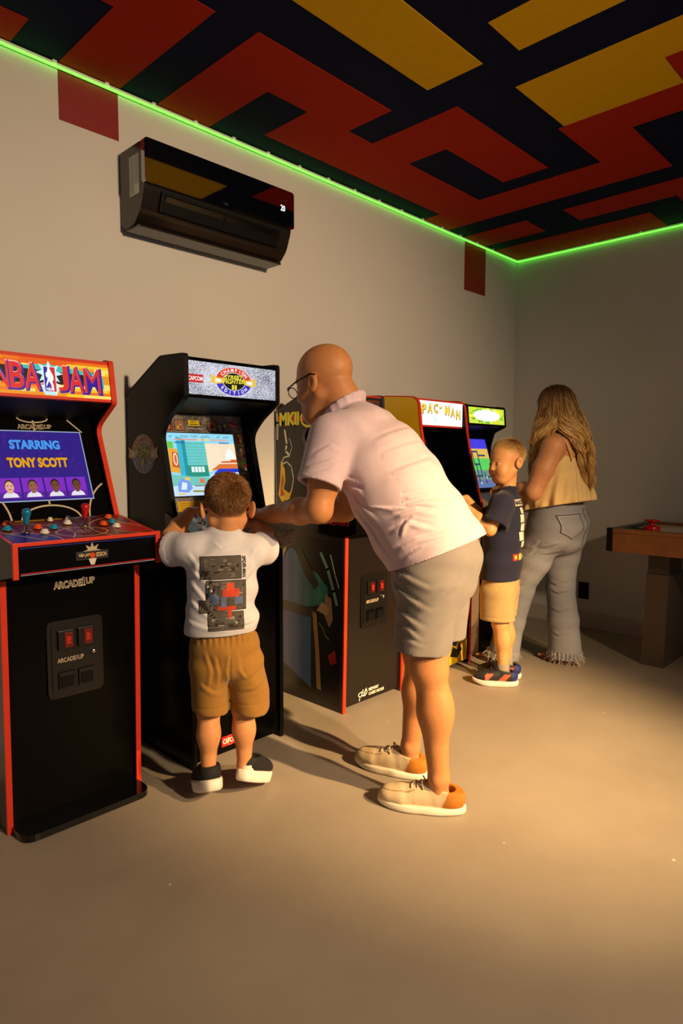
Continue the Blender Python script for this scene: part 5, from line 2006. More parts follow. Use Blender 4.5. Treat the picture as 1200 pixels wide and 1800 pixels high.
    # shorts
    H_ = Field(np.minimum.reduce([f(-.35, -.3, 0), f(-.35, .3, 0), f(.25, -.3, 0), f(.25, .3, 0)]) + [0, 0, .48],
               np.maximum.reduce([f(-.35, -.3, 0), f(-.35, .3, 0), f(.25, -.3, 0), f(.25, .3, 0)]) + [0, 0, 1.02], .005)
    H_.etubes([(f(-.075, 0, .95), (.166, .138)), (f(-.082, 0, .87), (.176, .150)), (f(-.075, 0, .79), (.18, .148))], L, .03)
    legs = ((f(-.082, .088, .80), f(-.050, .096, .53), (.104, .112), (.092, .090)), (f(-.085, -.09, .80), f(-.066, -.118, .52), (.104, .112), (.095, .100)))
    for a, b, ra, rb in legs:
        H_.etube(a, b, ra, rb, L, .03)
    H_.displace(wrinkle(f.d(30, 4, 34), f.d(6, 17, -8), .0036, 1.3), .03)
    H_.displace(wrinkle(f.d(-26, 22, 20), f.d(10, -8, 16), .0032, .3), .03)
    H_.displace(creases(f, (0, 2), [
        ([(.05, .84), (-.02, .83), (-.10, .80), (-.17, .82)], .012, .004),
        ([(.04, .80), (-.03, .76), (-.12, .72)], .012, .005), ([(.05, .72), (-.02, .70), (-.10, .66)], .012, .005),
        ([(.04, .65), (-.03, .66), (-.09, .62)], .010, .004), ([(-.18, .80), (-.12, .74), (-.06, .70)], .012, .004), ([(.03, .60), (-.04, .62), (-.10, .60)], .009, .003),
        ([(.005, .90), (.0, .80), (.005, .70), (.01, .58)], .004, .0022)], lambda c: (c[1] - .02) / .05 * np.clip((c[2] - .585) / .03, 0, 1)), .03)
    H_.cut(f(0, 0, .568), f.d(.07, 0, -1))
    for a, b, ra, rb in legs:
        H_.etube(b - (a - b) * .1, b + (a - b) * .36, (rb[0] - .011, rb[1] - .011), (rb[0] - .010, rb[1] - .010), L, .002, sub=True)
    field_obj("shorts", H_, fabric("grey_twill", (126, 119, 114), bump=.25), R, 1)
    # shoes
    UP = mat("canvas_upper", rough=.9, attr=True, bump=.4, bscale=900, var=.05, spec=.2)
    SO = mat("cream_rubber", (226, 216, 196), rough=.6)
    LC = mat("beige_lace", (190, 172, 140), rough=.9)
    for heel, toe in (((-2.690, -1.383), (-2.843, -1.124)), ((-2.590, -1.150), (-2.668, -.880))):
        h_ = np.array([heel[0], heel[1], 0.001])
        fw = nv(np.array([toe[0] - heel[0], toe[1] - heel[1], 0]))

        def cf(P, h_=h_, fw=fw):
            x = (P - h_) @ fw
            z = P[:, 2]
            c = np.tile(np.array(lin((204, 182, 146))[:3]), (len(P), 1))
            w = (x < .074 - .42 * np.maximum(0, z - .035)) & (z < .086)
            c[w] = lin((178, 112, 42))[:3]
            lf = np.cross([0, 0, 1], fw)
            y = np.abs((P - h_) @ lf)
            seam = np.abs(np.sqrt(((x - .205) / .082) ** 2 + (y / .036) ** 2) - 1) < .045
            c[seam & (x > .17)] = lin((150, 128, 96))[:3]
            return c
        shoe(R, h_, fw, (0, 0, 1), .298, .104, UP, SO, .026, .092, col=cf, lace=LC)
    return R


# ------------------------------------------------------------------ boys
def kid_region(p, v):
    zl = np.interp(p[:, 0], [-.115, -.06, -.02, .02, .055, .09], [-.052, -.042, .016, .034, .062, .088])
    return np.where(p[:, 2] > zl, np.clip((p[:, 2] - zl) / .10, 0, 1) ** 1.3 * .88 + .12, 0)


def hair_patch(h):
    def f(P):
        p = h.loc(P)
        zl = np.interp(p[:, 0], [-.115, -.06, -.02, .02, .055, .09], [-.052, -.042, .016, .034, .062, .088])
        rad = np.sqrt(((p - np.array([-.014, 0, .036])) / np.array([.098, .079, .086])) ** 2 @ np.ones(3))
        return np.clip((p[:, 2] - zl) / .03, 0, 1) * (rad < 1.10)
    return f


def build_boy_player():
    f = Frame((-3.2, -.74), (.5, .866))
    R = root("person", f(0, .02, 0), "small boy on tiptoe in white printed t-shirt and mustard shorts, seen from behind", "person", "people playing")
    hd = Head(f(.012, -.004, 1.034), f.d(.97, .04, -.16), f.d(.16, 0, .98), .945)
    lo = np.minimum.reduce([f(-.25, -.3, 0), f(-.25, .3, 0), f(.45, -.3, 0), f(.45, .3, 0)])
    hi = np.maximum.reduce([f(-.25, -.3, 0), f(-.25, .3, 0), f(.45, -.3, 0), f(.45, .3, 0)])
    B = Field(lo - [0, 0, .02], hi + [0, 0, 1.22], .004)
    L = f.L
    ax = np.stack([f.F, f.L, f.Z])
    B.etubes([(f(0, .012, .55), (.10, .075)), (f(0, .015, .68), (.09, .07)), (f(0, .015, .82), (.095, .07)), (f(0, .012, .90), (.085, .055))], L, .03)
    for hip, kn, ca, an in ((f(0, .066, .55), f(.005, .068, .335), f(-.004, .070, .25), f(.0, .072, .108)), (f(0, -.046, .55), f(.012, -.052, .335), f(.002, -.053, .25), f(.006, -.054, .115))):
        B.cap(hip, kn, .060, .040, .02)
        B.cap(kn, ca, .038, .036, .02)
        B.ell(ca + f.d(-.008, 0, .005), (.036, .036, .060), ax, .02)
        B.cap(ca, an, .034, .024, .02)
        B.cap(an, an + f.d(.008, 0, -.018), .025, .024, .015)
    arms = ((f(.01, .125, .893), f(.095, .182, .932), f(.205, .112, 1.005), 1), (f(.01, -.095, .885), f(.105, -.150, .925), f(.235, -.115, .985), -1))
    for sh, el, wr, s in arms:
        B.cap(sh, el, .034, .030, .02)
        B.cap(el, el * .6 + wr * .4, .031, .031, .012)
        B.cap(el * .6 + wr * .4, wr, .031, .021, .012)
    hand(B, arms[0][2], f.d(.9, -.28, .10), f.d(.1, -.35, -1), 1, (.35, .6, .5), .70)
    hand(B, arms[1][2], f.d(.95, .2, -.05), f.d(.1, .35, -1), -1, (.35, .6, .5), .70)
    B.cap(f(.002, .008, .90), hd(-.022, 0, -.045), .038, .038, .02)
    hd.add(B, True)
    spots = [(hair_patch(hd), 0, (98, 64, 38), .85)]
    field_obj("body", B, SKIN, R, 1, col=skin_col((206, 143, 92), spots + face_spots(hd, child=True)))
    short_hair("hair", hd, kid_region, .016, (62, 38, 20), (158, 108, 60), 30000, (-.72, -.25, .66), R, 3)
    # t-shirt
    S = Field(lo + [0, 0, .56], hi + [0, 0, 1.02], .004)
    S.etubes([(f(-.004, .024, .58), (.124, .098)), (f(-.004, .022, .66), (.121, .095)), (f(-.004, .018, .76), (.114, .089)), (f(-.002, .018, .85), (.117, .085)), (f(0, .014, .905), (.098, .062))], L, .03)
    S.cap(f(.0, .04, .925), f(.005, .125, .898), .034, .050, .03)
    S.cap(f(.0, -.02, .922), f(.005, -.098, .89), .034, .050, .03)
    S.etube(f(.0, .012, .915), f(-.004, .010, .952), (.062, .052), (.054, .048), L, .015)
    S.displace(wrinkle(f.d(9, 30, 30), f.d(5, 11, 17), .0036, .6), .03)
    S.displace(wrinkle(f.d(14, -36, 22), f.d(7, 9, -13), .0030, 2.0), .03)
    S.displace(lambda P: -.006 * np.sin((P - f(0, 0, .62)) @ f.d(0, 24, 62) + 1.6 * np.sin(P @ f.d(0, 13, 5))) * np.exp(-((P[:, 2] - .665) / .05) ** 2), .03)
    S.sleeve(f(.0, .112, .895), f(.070, .182, .892), .054, .060, .02, wall=.010)
    S.sleeve(f(.0, -.086, .885), f(.078, -.142, .882), .054, .060, .02, wall=.010)
    S.cut(f(0, 0, .612), f.d(-.04, -.03, -1))
    S.etube(f(0, .022, .55), f(0, .02, .63), (.111, .085), (.108, .082), L, .002, sub=True)
    S.cap(f(.004, .008, .93), f(.004, .006, 1.02), .044, .044, .003, sub=True)
    cr = [f(.002 + .047 * math.cos(a), .008 + .051 * math.sin(a), .945 + .008 * math.sin(a) ** 2 - .004 * math.cos(a)) for a in np.linspace(0, 2 * math.pi, 25)]
    for a, b in zip(cr[:-1], cr[1:]):
        S.etube(a, b, (.010, .0065), (.010, .0065), f.Z, .004)
    S.displace(creases(f, (1, 2), [
        ([(.12, .84), (.07, .80), (.02, .72)], .010, .005), ([(.12, .80), (.08, .75), (.04, .68)], .010, .005), ([(.125, .74), (.08, .70), (.02, .66)], .010, .0045),
        ([(-.09, .83), (-.05, .79), (-.01, .76)], .009, .004), ([(-.09, .70), (-.04, .68), (.03, .665)], .010, .005), ([(-.09, .655), (-.03, .65), (.05, .66)], .009, .0045),
        ([(.14, .67), (.08, .655), (.0, .645)], .009, .004), ([(.05, .935), (.02, .91), (-.02, .915)], .007, .003), ([(.13, .90), (.10, .86), (.10, .80)], .009, .004), ([(-.10, .90), (-.075, .86), (-.08, .81)], .009, .004)],
        lambda c: (.01 - c[0]) / .03), .03)
    sh = field_obj("t_shirt", S, fabric("white_jersey", (208, 206, 212), bump=.2), R, 1)
    off = WORLD[R.name]
    bv = BVHTree.FromPolygons([off + v.co for v in sh.data.vertices], [list(p.vertices) for p in sh.data.polygons])
    A = Art()
    bow = lambda x, y: (x, y - .35 * x * x)
    PG = (86, 80, 74)
    # three grey comic-style panels with abstract strokes and colour shapes
    for x0, y0, x1, y1 in ((-.062, .200, .046, .262), (-.048, .112, .058, .194), (-.066, .106, .002, .140), (-.044, .058, .050, .106)):
        A.grid(x0 - .0015, y0 - .0015, x1 + .0015, y1 + .0015, (36, 32, 30), 1, 12, 8, bow)
        A.grid(x0, y0, x1, y1, PG, 2, 12, 8, bow)
    rs = random.Random(21)
    for k in range(70):
        x0, y0, x1, y1 = rs.choice([(-.060, .203, .040, .256), (-.046, .150, .050, .190), (-.042, .062, .044, .100)])
        x, y = x0 + (x1 - x0) * rs.random(), y0 + (y1 - y0) * rs.random()
        w_, h_ = .004 + .012 * rs.random(), .003 + .010 * rs.random()
        A.grid(x, y, min(x + w_, x1), min(y + h_, y1), rs.choice([(120, 112, 102), (60, 56, 52), (150, 142, 130), (100, 94, 86), (46, 42, 40)]), 3, 2, 2, bow)
    for a_, b_, c_, d_, col in ((-.040, .128, -.016, .160, (92, 108, 140)), (.026, .128, .050, .150, (92, 108, 140)), (-.010, .120, .004, .152, (104, 120, 150)),
                                (-.006, .150, .040, .172, (196, 70, 44)), (.004, .168, .026, .188, (204, 78, 48)), (-.020, .112, .030, .124, (196, 70, 44)), (.008, .092, .018, .116, (190, 66, 42))):
        A.grid(a_, b_, c_, d_, col, 4, 5, 4, bow)
    A.text("SPIDER-MAN", -.002, .222, .058, .010, (24, 20, 18), 4, .03, rot=-math.pi / 2, fn=lambda x, y: (x + .028, y + .004))
    A.v = [(x * 1.22, y * 1.18 - .012) for x, y in A.v]
    A.build("shirt_print", R, f(-.3, .018, .585), tuple(-f.L), (0, 0, 1), [PRINT_CLOTH], step=.0003, hit=bv, label="grey panels with red and blue shapes printed on the back").parent = sh
    # shorts
    H_ = Field(lo + [0, 0, .29], hi + [0, 0, .70], .004)
    H_.etubes([(f(-.002, .018, .635), (.104, .082)), (f(-.004, .012, .56), (.115, .092)), (f(-.004, .008, .50), (.122, .096))], L, .02)
    legs = ((f(-.004, .064, .50), f(.0, .060, .32), (.066, .084), (.064, .078)), (f(-.004, -.052, .50), f(.0, -.078, .33), (.068, .084), (.068, .080)))
    for a, b, ra, rb in legs:
        H_.etube(a, b, ra, rb, L, .02)
    H_.displace(wrinkle(f.d(10, 40, 24), f.d(4, 9, 22), .0032, .9), .03)
    H_.displace(wrinkle(f.d(5, -30, 34), f.d(9, 14, -9), .0026, 2.4), .03)
    H_.displace(creases(f, (1, 2), [
        ([(.08, .57), (.06, .50), (.07, .43)], .008, .004), ([(.05, .56), (.035, .49), (.04, .42)], .008, .004), ([(.0, .57), (.01, .50), (-.0, .44)], .007, .004),
        ([(-.03, .56), (-.035, .50), (-.06, .46)], .009, .004), ([(-.12, .50), (-.07, .47), (-.02, .45)], .010, .004), ([(-.13, .45), (-.08, .42), (-.02, .41)], .010, .004),
        ([(.10, .46), (.06, .43), (.02, .42)], .010, .004), ([(-.075, .535), (-.04, .53), (-.09, .527)], .004, .0015)], lambda c: (.02 - c[0]) / .03 * np.clip((c[2] - .37) / .03, 0, 1)), .03)
    H_.displace(lambda P: .0030 * np.sin((P @ f.L) * 330) * np.clip((P[:, 2] - .575) / .03, 0, 1), .03)
    H_.displace(lambda P: np.where((np.abs(P[:, 2] - .366) < .0025) | ((np.abs((P - f(0, .004, 0)) @ f.L) < .003) & (((P - f(0, 0, 0)) @ f.F) < 0)), .0022, 0), .03)
    H_.cut(f(0, .06, .338), f.d(0, .12, -1))
    for a, b, ra, rb in legs:
        H_.etube(b - (a - b) * .1, b + (a - b) * .4, (rb[0] - .010, rb[1] - .010), (rb[0] - .010, rb[1] - .010), L, .002, sub=True)
    field_obj("shorts", H_, fabric("mustard_cotton", (150, 108, 46), bump=.3), R, 1)
    BK = mat("black_knit", (18, 17, 17), rough=.8, bump=.5, bscale=600, attr=False)
    WS = mat("white_foam_sole", (232, 222, 206), rough=.6)
    SK = mat("white_sock", (214, 206, 196), rough=.9)
    for s_, yaw, pit, zz, uu in ((.066, .14, .40, .070, -.062), (-.064, -.62, .44, .080, -.034)):
        fw = nv(f.d(math.cos(yaw) * math.cos(pit), math.sin(yaw) * math.cos(pit), -math.sin(pit)))
        o = f(uu, s_ - .05 * math.sin(yaw), zz)
        shoe(R, o, fw, (0, 0, 1), .200, .092, BK, WS, .040, .094, flare=-.03, spring=.012, hgt=.8)
        tube("sock", [f(.0, s_, .092), f(.0, s_, .128)], [.029, .027], SK, R, 14)
    return R


def build_boy_looking():
    fo = Frame((-1.44, -.77), (-.552, .834))
    f = Frame((-1.44, -.77), (-.33, .944))
    R = root("person", f(0, 0, 0), "blond boy in navy t-shirt and khaki shorts turning his head to look aside", "person", "people playing")
    hd = Head(fo(-.012, .0, 1.186), fo.d(.80, .58, -.08), fo.d(.05, 0, 1), .965)
    c4 = [f(-.25, -.28, 0), f(-.25, .28, 0), f(.40, -.28, 0), f(.40, .28, 0)]
    lo, hi = np.minimum.reduce(c4), np.maximum.reduce(c4)
    L = f.L
    ax = np.stack([f.F, f.L, f.Z])
    B = Field(lo - [0, 0, .02], hi + [0, 0, 1.36], .004)
    B.etubes([(f(0, 0, .52), (.10, .075)), (f(-.005, 0, .70), (.095, .072)), (f(-.015, 0, .88), (.105, .072)), (f(-.02, 0, .98), (.095, .055))], L, .03)
    for hip, kn, ca, an in ((f(0, .062, .54), fo(.002, .058, .335), fo(-.012, .056, .24), fo(-.020, .058, .075)), (f(-.01, -.062, .54), fo(-.025, -.06, .335), fo(-.04, -.06, .24), fo(-.045, -.062, .075))):
        B.cap(hip, kn, .062, .043, .02)
        B.cap(kn, ca, .041, .039, .02)
        B.ell(ca + f.d(-.008, 0, .005), (.038, .037, .065), ax, .02)
        B.cap(ca, an, .036, .026, .02)
        B.cap(an, an + f.d(.05, 0, -.035), .028, .028, .015)
    arms = ((f(-.015, .132, .965), fo(.070, .155, .842), fo(.215, .085, .966), 1), (f(-.01, -.13, .965), fo(.10, -.14, .860), fo(.190, -.075, .985), -1))
    for sh, el, wr, s in arms:
        B.cap(sh, el, .037, .032, .02)
        B.cap(el, el * .6 + wr * .4, .033, .033, .012)
        B.cap(el * .6 + wr * .4, wr, .033, .022, .012)
    hand(B, arms[0][2], f.d(.92, -.2, .05), f.d(.1, -.3, -1), 1, (.35, .6, .5), .74)
    hand(B, arms[1][2], f.d(.92, .15, .10), f.d(.1, .3, -1), -1, (.3, .55, .5), .74)
    B.cap(f(-.025, 0, .99), hd(-.020, 0, -.045), .040, .040, .02)
    hd.add(B, True)
    spots = [(hair_patch(hd), 0, (196, 150, 84), .7)]
    field_obj("body", B, SKIN, R, 1, col=skin_col((218, 157, 100), spots + face_spots(hd, brow=(150, 108, 62), child=True)))
    short_hair("hair", hd, kid_region, .015, (176, 128, 66), (246, 212, 146), 24000, (-.70, -.2, .68), R, 5)
    S = Field(lo + [0, 0, .52], hi + [0, 0, 1.14], .004)
    S.etubes([(f(.010, 0, .545), (.136, .108)), (f(.004, 0, .66), (.134, .105)), (f(-.008, 0, .78), (.130, .102)), (f(-.018, 0, .90), (.134, .094)), (f(-.022, 0, .98), (.112, .068))], L, .03)
    S.cap(f(-.02, .03, 1.015), f(-.015, .125, .972), .036, .055, .03)
    S.cap(f(-.02, -.03, 1.015), f(-.015, -.125, .972), .036, .055, .03)
    S.etube(f(-.025, 0, 1.005), f(-.03, 0, 1.045), (.066, .056), (.055, .049), L, .015)
    S.displace(wrinkle(f.d(20, 12, 30), f.d(9, 11, -13), .0036, .2), .03)
    S.displace(wrinkle(f.d(-28, 18, 26), f.d(11, 5, 10), .0030, 1.4), .03)
    for g in (1, -1):
        S.sleeve(f(-.018, g * .116, .968), (fo(.048, .158, .868) if g > 0 else fo(.055, -.145, .875)), .056, .066, .03, wall=.010)
    S.cut(f(0, 0, .567), f.d(.0, 0, -1))
    S.etube(f(.01, 0, .50), f(.006, 0, .59), (.123, .095), (.121, .092), L, .002, sub=True)
    S.cap(f(-.024, 0, 1.02), f(-.022, 0, 1.10), .046, .046, .003, sub=True)
    cr = [f(-.026 + .050 * math.cos(a), .054 * math.sin(a), 1.038 + .008 * math.sin(a) ** 2 - .006 * math.cos(a)) for a in np.linspace(0, 2 * math.pi, 25)]
    for a, b in zip(cr[:-1], cr[1:]):
        S.etube(a, b, (.010, .0065), (.010, .0065), f.Z, .004)
    sh = field_obj("t_shirt", S, fabric("navy_jersey", (36, 36, 56), bump=.2), R, 1)
    off = WORLD[R.name]
    bv = BVHTree.FromPolygons([off + v.co for v in sh.data.vertices], [list(p.vertices) for p in sh.data.polygons])
    def on_back(A, name, label=None):
        A.build(name, R, f(-.3, .030, .585), tuple(-f.L), (0, 0, 1), [PRINT_CLOTH], step=.0003, hit=bv, label=label).parent = sh
    A = Art()
    A.grid(-.062, .375, .062, .408, (214, 204, 188), 1, 10, 3)
    A.text("MARIO", -.057, .380, .114, .023, (40, 38, 52), 2, .06)
    on_back(A, "shirt_lettering", "dark lettering on a pale block")
    # pale abstract blocks below the word, coloured squares near the hem
    for x, y, w_, h_ in ((-.020, .335, .030, .030), (-.034, .290, .046, .040), (-.026, .245, .050, .038), (-.040, .195, .050, .045), (-.018, .160, .034, .030)):
        A = Art()
        A.grid(x, y, x + w_, y + h_, (222, 212, 190), 1, 4, 4)
        on_back(A, "printed_block")
    for x, col in ((-.066, (204, 60, 40)), (-.022, (226, 190, 60)), (.022, (60, 130, 70))):
        A = Art()
        A.grid(x, .092, x + .036, .126, col, 1, 4, 4)
        A.grid(x + .010, .100, x + .026, .118, (236, 200, 90) if col[0] == 204 else (240, 226, 160), 2, 3, 3)
        on_back(A, "printed_square")
    H_ = Field(lo + [0, 0, .30], hi + [0, 0, .62], .004)
    H_.etubes([(f(.0, 0, .58), (.122, .094)), (f(.004, 0, .50), (.128, .098))], L, .02)
    legs = ((f(.008, .062, .51), fo(.014, .060, .325), (.070, .092), (.068, .090)), (f(.0, -.066, .51), fo(.0, -.066, .325), (.070, .090), (.068, .088)))
    for a, b, ra, rb in legs:
        H_.etube(a, b, ra, rb, L, .02)
    H_.displace(wrinkle(f.d(24, 12, 22), f.d(9, 15, 12), .0030, .9), .03)
    H_.displace(lambda P: np.where(np.abs(P[:, 2] - .375) < .0025, .002, 0), .03)
    H_.cut(f(0, 0, .352), (0, 0, -1))
    for a, b, ra, rb in legs:
        H_.etube(b - (a - b) * .1, b + (a - b) * .4, (rb[0] - .010, rb[1] - .010), (rb[0] - .010, rb[1] - .010), L, .002, sub=True)
    field_obj("shorts", H_, fabric("khaki_cotton", (184, 154, 102), bump=.3), R, 1)
    UP = mat("sneaker_upper", rough=.6, attr=True, bump=.3, bscale=700, var=.08)
    WS = mat("white_foam_sole")
    SK = mat("grey_sock", (150, 140, 124), rough=.9, bump=.5, bscale=500)
    for an, ss, du in ((fo(-.020, .058, 0), .058, 0), (fo(-.045, -.062, 0), -.062, -.02)):
        fw = fo.F
        o = an - fw * .075 + np.array([0, 0, .001])

        def cf(P, o=o, fw=fw):
            x = (P - o) @ fw
            z = P[:, 2]
            c = np.tile(np.array(lin((34, 32, 36))[:3]), (len(P), 1))
            co = (np.sin(x * 70 + z * 60) > .35) & (x < .17) & (z < .068)
            c[co] = lin((226, 92, 62))[:3]
            c[(x < .03)] = lin((30, 44, 110))[:3]
            return c
        shoe(R, o, fw, (0, 0, 1), .232, .088, UP, WS, .030, .088, col=cf, flare=-.02, spring=.014, lace=mat("dark_lace", (30, 30, 36), rough=.8), hgt=.9)
        tube("sock", [an + [0, 0, .055], an + [0, 0, .118]], [.034, .031], SK, R, 14)
    return R


# ------------------------------------------------------------------ woman at the far cabinet
def build_woman():
    f = Frame((-.97, -.85), (0, 1))
    R = root("person", f(0, 0, 0), "woman with long wavy blonde hair in cream camisole and grey jeans at the far cabinet", "person", "people playing")
    hd = Head(f(.040, 0, 1.475), f.d(.97, 0, -.2), f.d(.2, 0, .97), .96)
    c4 = [f(-.32, -.38, 0), f(-.32, .38, 0), f(.52, -.38, 0), f(.52, .38, 0)]
    lo, hi = np.minimum.reduce(c4), np.maximum.reduce(c4)
    L = f.L
    ax = np.stack([f.F, f.L, f.Z])
    B = Field(lo - [0, 0, .02], hi + [0, 0, 1.64], .005)
    B.etubes([(f(-.01, 0, .86), (.15, .12)), (f(0, 0, .98), (.142, .11)), (f(.005, 0, 1.10), (.148, .112)), (f(0, 0, 1.21), (.158, .108)), (f(-.005, 0, 1.29), (.150, .078)), (f(.0, 0, 1.33), (.09, .06))], L, .04)
    for hip, kn, an in ((f(0, -.08, .82), f(.02, -.09, .46), f(-.045, -.1, .09)), (f(.03, .08, .82), f(.165, .125, .46), f(.222, .165, .09))):
        B.cap(hip, kn, .09, .06, .03)
        B.cap(kn, an, .055, .034, .03)
        # foot with toes
        B.cap(an + f.d(-.03, 0, -.05), an + f.d(.10, 0, -.058), .034, .026, .02)
        B.etube(an + f.d(.06, 0, -.056), an + f.d(.145, 0, -.066), (.036, .022), (.042, .013), L, .02)
        for q in range(5):
            y = (-.030 + .015 * q)
            B.cap(an + f.d(.14, y, -.066), an + f.d(.178 - .006 * abs(q - 3.2), y * 1.05, -.069), .0085, .0075, .004)
    arms = ((f(-.045, .165, 1.270), f(.030, .232, 1.02), f(.250, .150, 1.035), 1), (f(-.03, -.165, 1.270), f(.02, -.225, 1.03), f(.24, -.165, 1.03), -1))
    for sh, el, wr, s in arms:
        B.ell(sh, (.058, .056, .06), ax, .04)
        B.cap(sh, sh * .5 + el * .5, .057, .058, .03)
        B.cap(sh * .5 + el * .5, el, .058, .047, .02)
        B.cap(el, el * .65 + wr * .35, .046, .045, .02)
        B.cap(el * .65 + wr * .35, wr, .045, .028, .02)
        hand(B, wr, f.d(.95, -.2 * s, -.05), f.d(.1, -.2 * s, -1), s, (.3, .5, .4), .9)
    B.cap(f(-.005, 0, 1.30), hd(-.025, 0, -.04), .055, .052, .04)
    hd.add(B)
    tat = []
    for du, ds, dz, r in ((0, 0, 0, .013), (-.006, .004, -.024, .012), (-.010, .006, -.045, .009), (.004, .012, .014, .010), (-.002, -.012, .008, .009), (.004, -.016, -.018, .007)):
        tat.append((f(-.085 + du * .5, .115 + ds, 1.245 + dz), (np.array([.05, r * .55, r]), ax), (60, 44, 40), .6))
    field_obj("body", B, SKIN, R, 1, col=skin_col((200, 139, 94), face_spots(hd) + tat))
    # jeans
    J = Field(lo, hi + [0, 0, 1.02], .0042)
    J.etubes([(f(.0, 0, .955), (.162, .130)), (f(-.004, 0, .90), (.176, .146)), (f(-.012, 0, .83), (.188, .162)), (f(-.004, 0, .76), (.186, .150))], L, .03)
    J.etubes([(f(-.008, -.085, .80), (.098, .120)), (f(.010, -.088, .62), (.088, .100)), (f(.012, -.09, .45), (.075, .082)), (f(-.012, -.095, .25), (.078, .088)), (f(-.028, -.1, .02), (.084, .098))], L, .03)
    J.etubes([(f(.02, .085, .80), (.098, .118)), (f(.09, .105, .62), (.088, .098)), (f(.155, .125, .45), (.075, .080)), (f(.205, .145, .25), (.075, .084)), (f(.232, .165, .03), (.080, .092))], L, .03)
    J.displace(wrinkle(f.d(20, 8, 34), f.d(9, 11, 13), .0034, .5), .03)
    J.displace(wrinkle(f.d(-24, 12, 30), f.d(12, -9, 7), .0030, 1.9), .03)

    def seams(P):
        u, s, z = (P - f.o) @ f.F, (P - f.o) @ f.L, P[:, 2]
        d = np.zeros(len(P))
        back = u < -.05
        d += np.where(back & (np.abs(s) < .004) & (z > .72), .0025, 0)
        d += np.where(np.abs(z - .918 - .02 * (u + .1)) < .003, .0025, 0)
        return d
    J.displace(creases(f, (0, 2), [
        ([(.02, .70), (.06, .66), (.12, .64)], .012, .005), ([(.0, .74), (.05, .70), (.12, .69)], .012, .005), ([(-.10, .74), (-.03, .71), (.03, .70)], .012, .005),
        ([(-.09, .69), (-.03, .67), (.02, .67)], .010, .004), ([(-.06, .50), (.0, .47), (.06, .48)], .012, .005), ([(-.07, .44), (-.01, .42), (.05, .44)], .012, .005),
        ([(-.08, .34), (-.02, .31), (.05, .33)], .012, .004), ([(.10, .50), (.15, .47), (.20, .48)], .012, .005), ([(-.08, .20), (-.02, .17), (.04, .19)], .012, .004), ([(.10, .58), (.15, .56), (.17, .55)], .01, .004)]), .03)
    J.displace(seams, .02)
    J.displace(lambda P: np.where(P[:, 2] < .075, .0055 * np.sin(np.arctan2((P - f(-.028, -.1, 0)) @ f.L, (P - f(-.028, -.1, 0)) @ f.F) * 23), 0), .02)
    J.cut(f(0, 0, .028), (0, 0, -1))
    J.cut(f(0, 0, .955), f.d(-.06, 0, 1))
    J.etube(f(-.028, -.1, -.02), f(-.020, -.097, .14), (.077, .091), (.070, .080), L, .002, sub=True)
    J.etube(f(.233, .165, -.02), f(.220, .155, .14), (.073, .085), (.068, .076), L, .002, sub=True)

    def denim(P):
        u, s, z = (P - f.o) @ f.F, (P - f.o) @ f.L, P[:, 2]
        t = .5 + .5 * np.sin(P @ np.array([5., 9., 6.]))
        w = np.clip(.55 + .25 * np.sin(z * 9 + 1) * t + .35 * np.exp(-((z - .58) / .16) ** 2), 0, 1)[:, None]
        a, b = np.array(lin((100, 104, 116))[:3]), np.array(lin((156, 156, 160))[:3])
        c = a * (1 - w) + b * w
        return c
    jn = field_obj("jeans", J, mat("washed_denim", rough=.85, attr=True, bump=.5, bscale=800, var=.12, vscale=160, spec=.2), R, 1, col=denim)
    off = WORLD[R.name]
    bv = BVHTree.FromPolygons([off + v.co for v in jn.data.vertices], [list(p.vertices) for p in jn.data.polygons])
    for sg in (1, -1):
        pk_ = [(-.060, .892), (.060, .900), (.056, .805), (.004, .762), (-.054, .800), (-.060, .892)]
        for inset, w_, col in ((1.0, .0045, (74, 74, 82)), (.90, .0028, (176, 168, 156))):
            A = Art()
            P_ = [(-sg * .108 + x * inset, .83 + (z - .83) * inset) for x, z in pk_]
            fine = []
            for a, b in zip(P_[:-1], P_[1:]):
                fine += [(a[0] + (b[0] - a[0]) * t, a[1] + (b[1] - a[1]) * t) for t in np.linspace(0, 1, 8, endpoint=False)]
            fine.append(P_[-1])
            A.line(fine, w_, col, 1)
            A.build("pocket_seam", R, f(-.4, 0, 0), tuple(-f.L), (0, 0, 1), [PRINT_CLOTH], step=.0003, hit=bv).parent = jn
    A = Art()
    A.line([(0, z) for z in np.linspace(.93, .72, 14)], .004, (88, 88, 94), 1)
    A.build("center_seam", R, f(-.4, 0, 0), tuple(-f.L), (0, 0, 1), [PRINT_CLOTH], step=.0003, hit=bv).parent = jn
    # frayed threads at the torn hems and knee
    r = np.random.default_rng(2)
    pth = []
    for c, rad, n_ in ((f(-.028, -.1, .045), (.098, .084), 260), (f(.232, .165, .05), (.092, .080), 200), (f(.235, .115, .46), (.012, .03), 70)):
        for _ in range(n_):
            a = r.random() * 2 * math.pi
            p0 = c + f.d(rad[0] * math.cos(a), rad[1] * math.sin(a), (r.random() - .5) * .05)
            dr = f.d(math.cos(a) * .5, math.sin(a) * .5, -.3) + r.normal(size=3) * .6
            t = np.linspace(0, 1, 5)[:, None]
            pth.append(p0 + nv(dr) * t * (.012 + .02 * r.random()) + np.array([0, 0, -.012]) * t * t)
    pth = np.array(pth)
    ribbon_mesh("frayed_threads", pth, [.0018, .0018, .0016, .0014, .0008], np.tile(np.array(lin((206, 198, 186))[:3]), (len(pth), 5, 1)), r.normal(size=(len(pth), 1, 3)) + np.zeros_like(pth), HAIRM, jn)
    # camisole
    S = Field(lo + [0, 0, .84], hi + [0, 0, 1.32], .005)
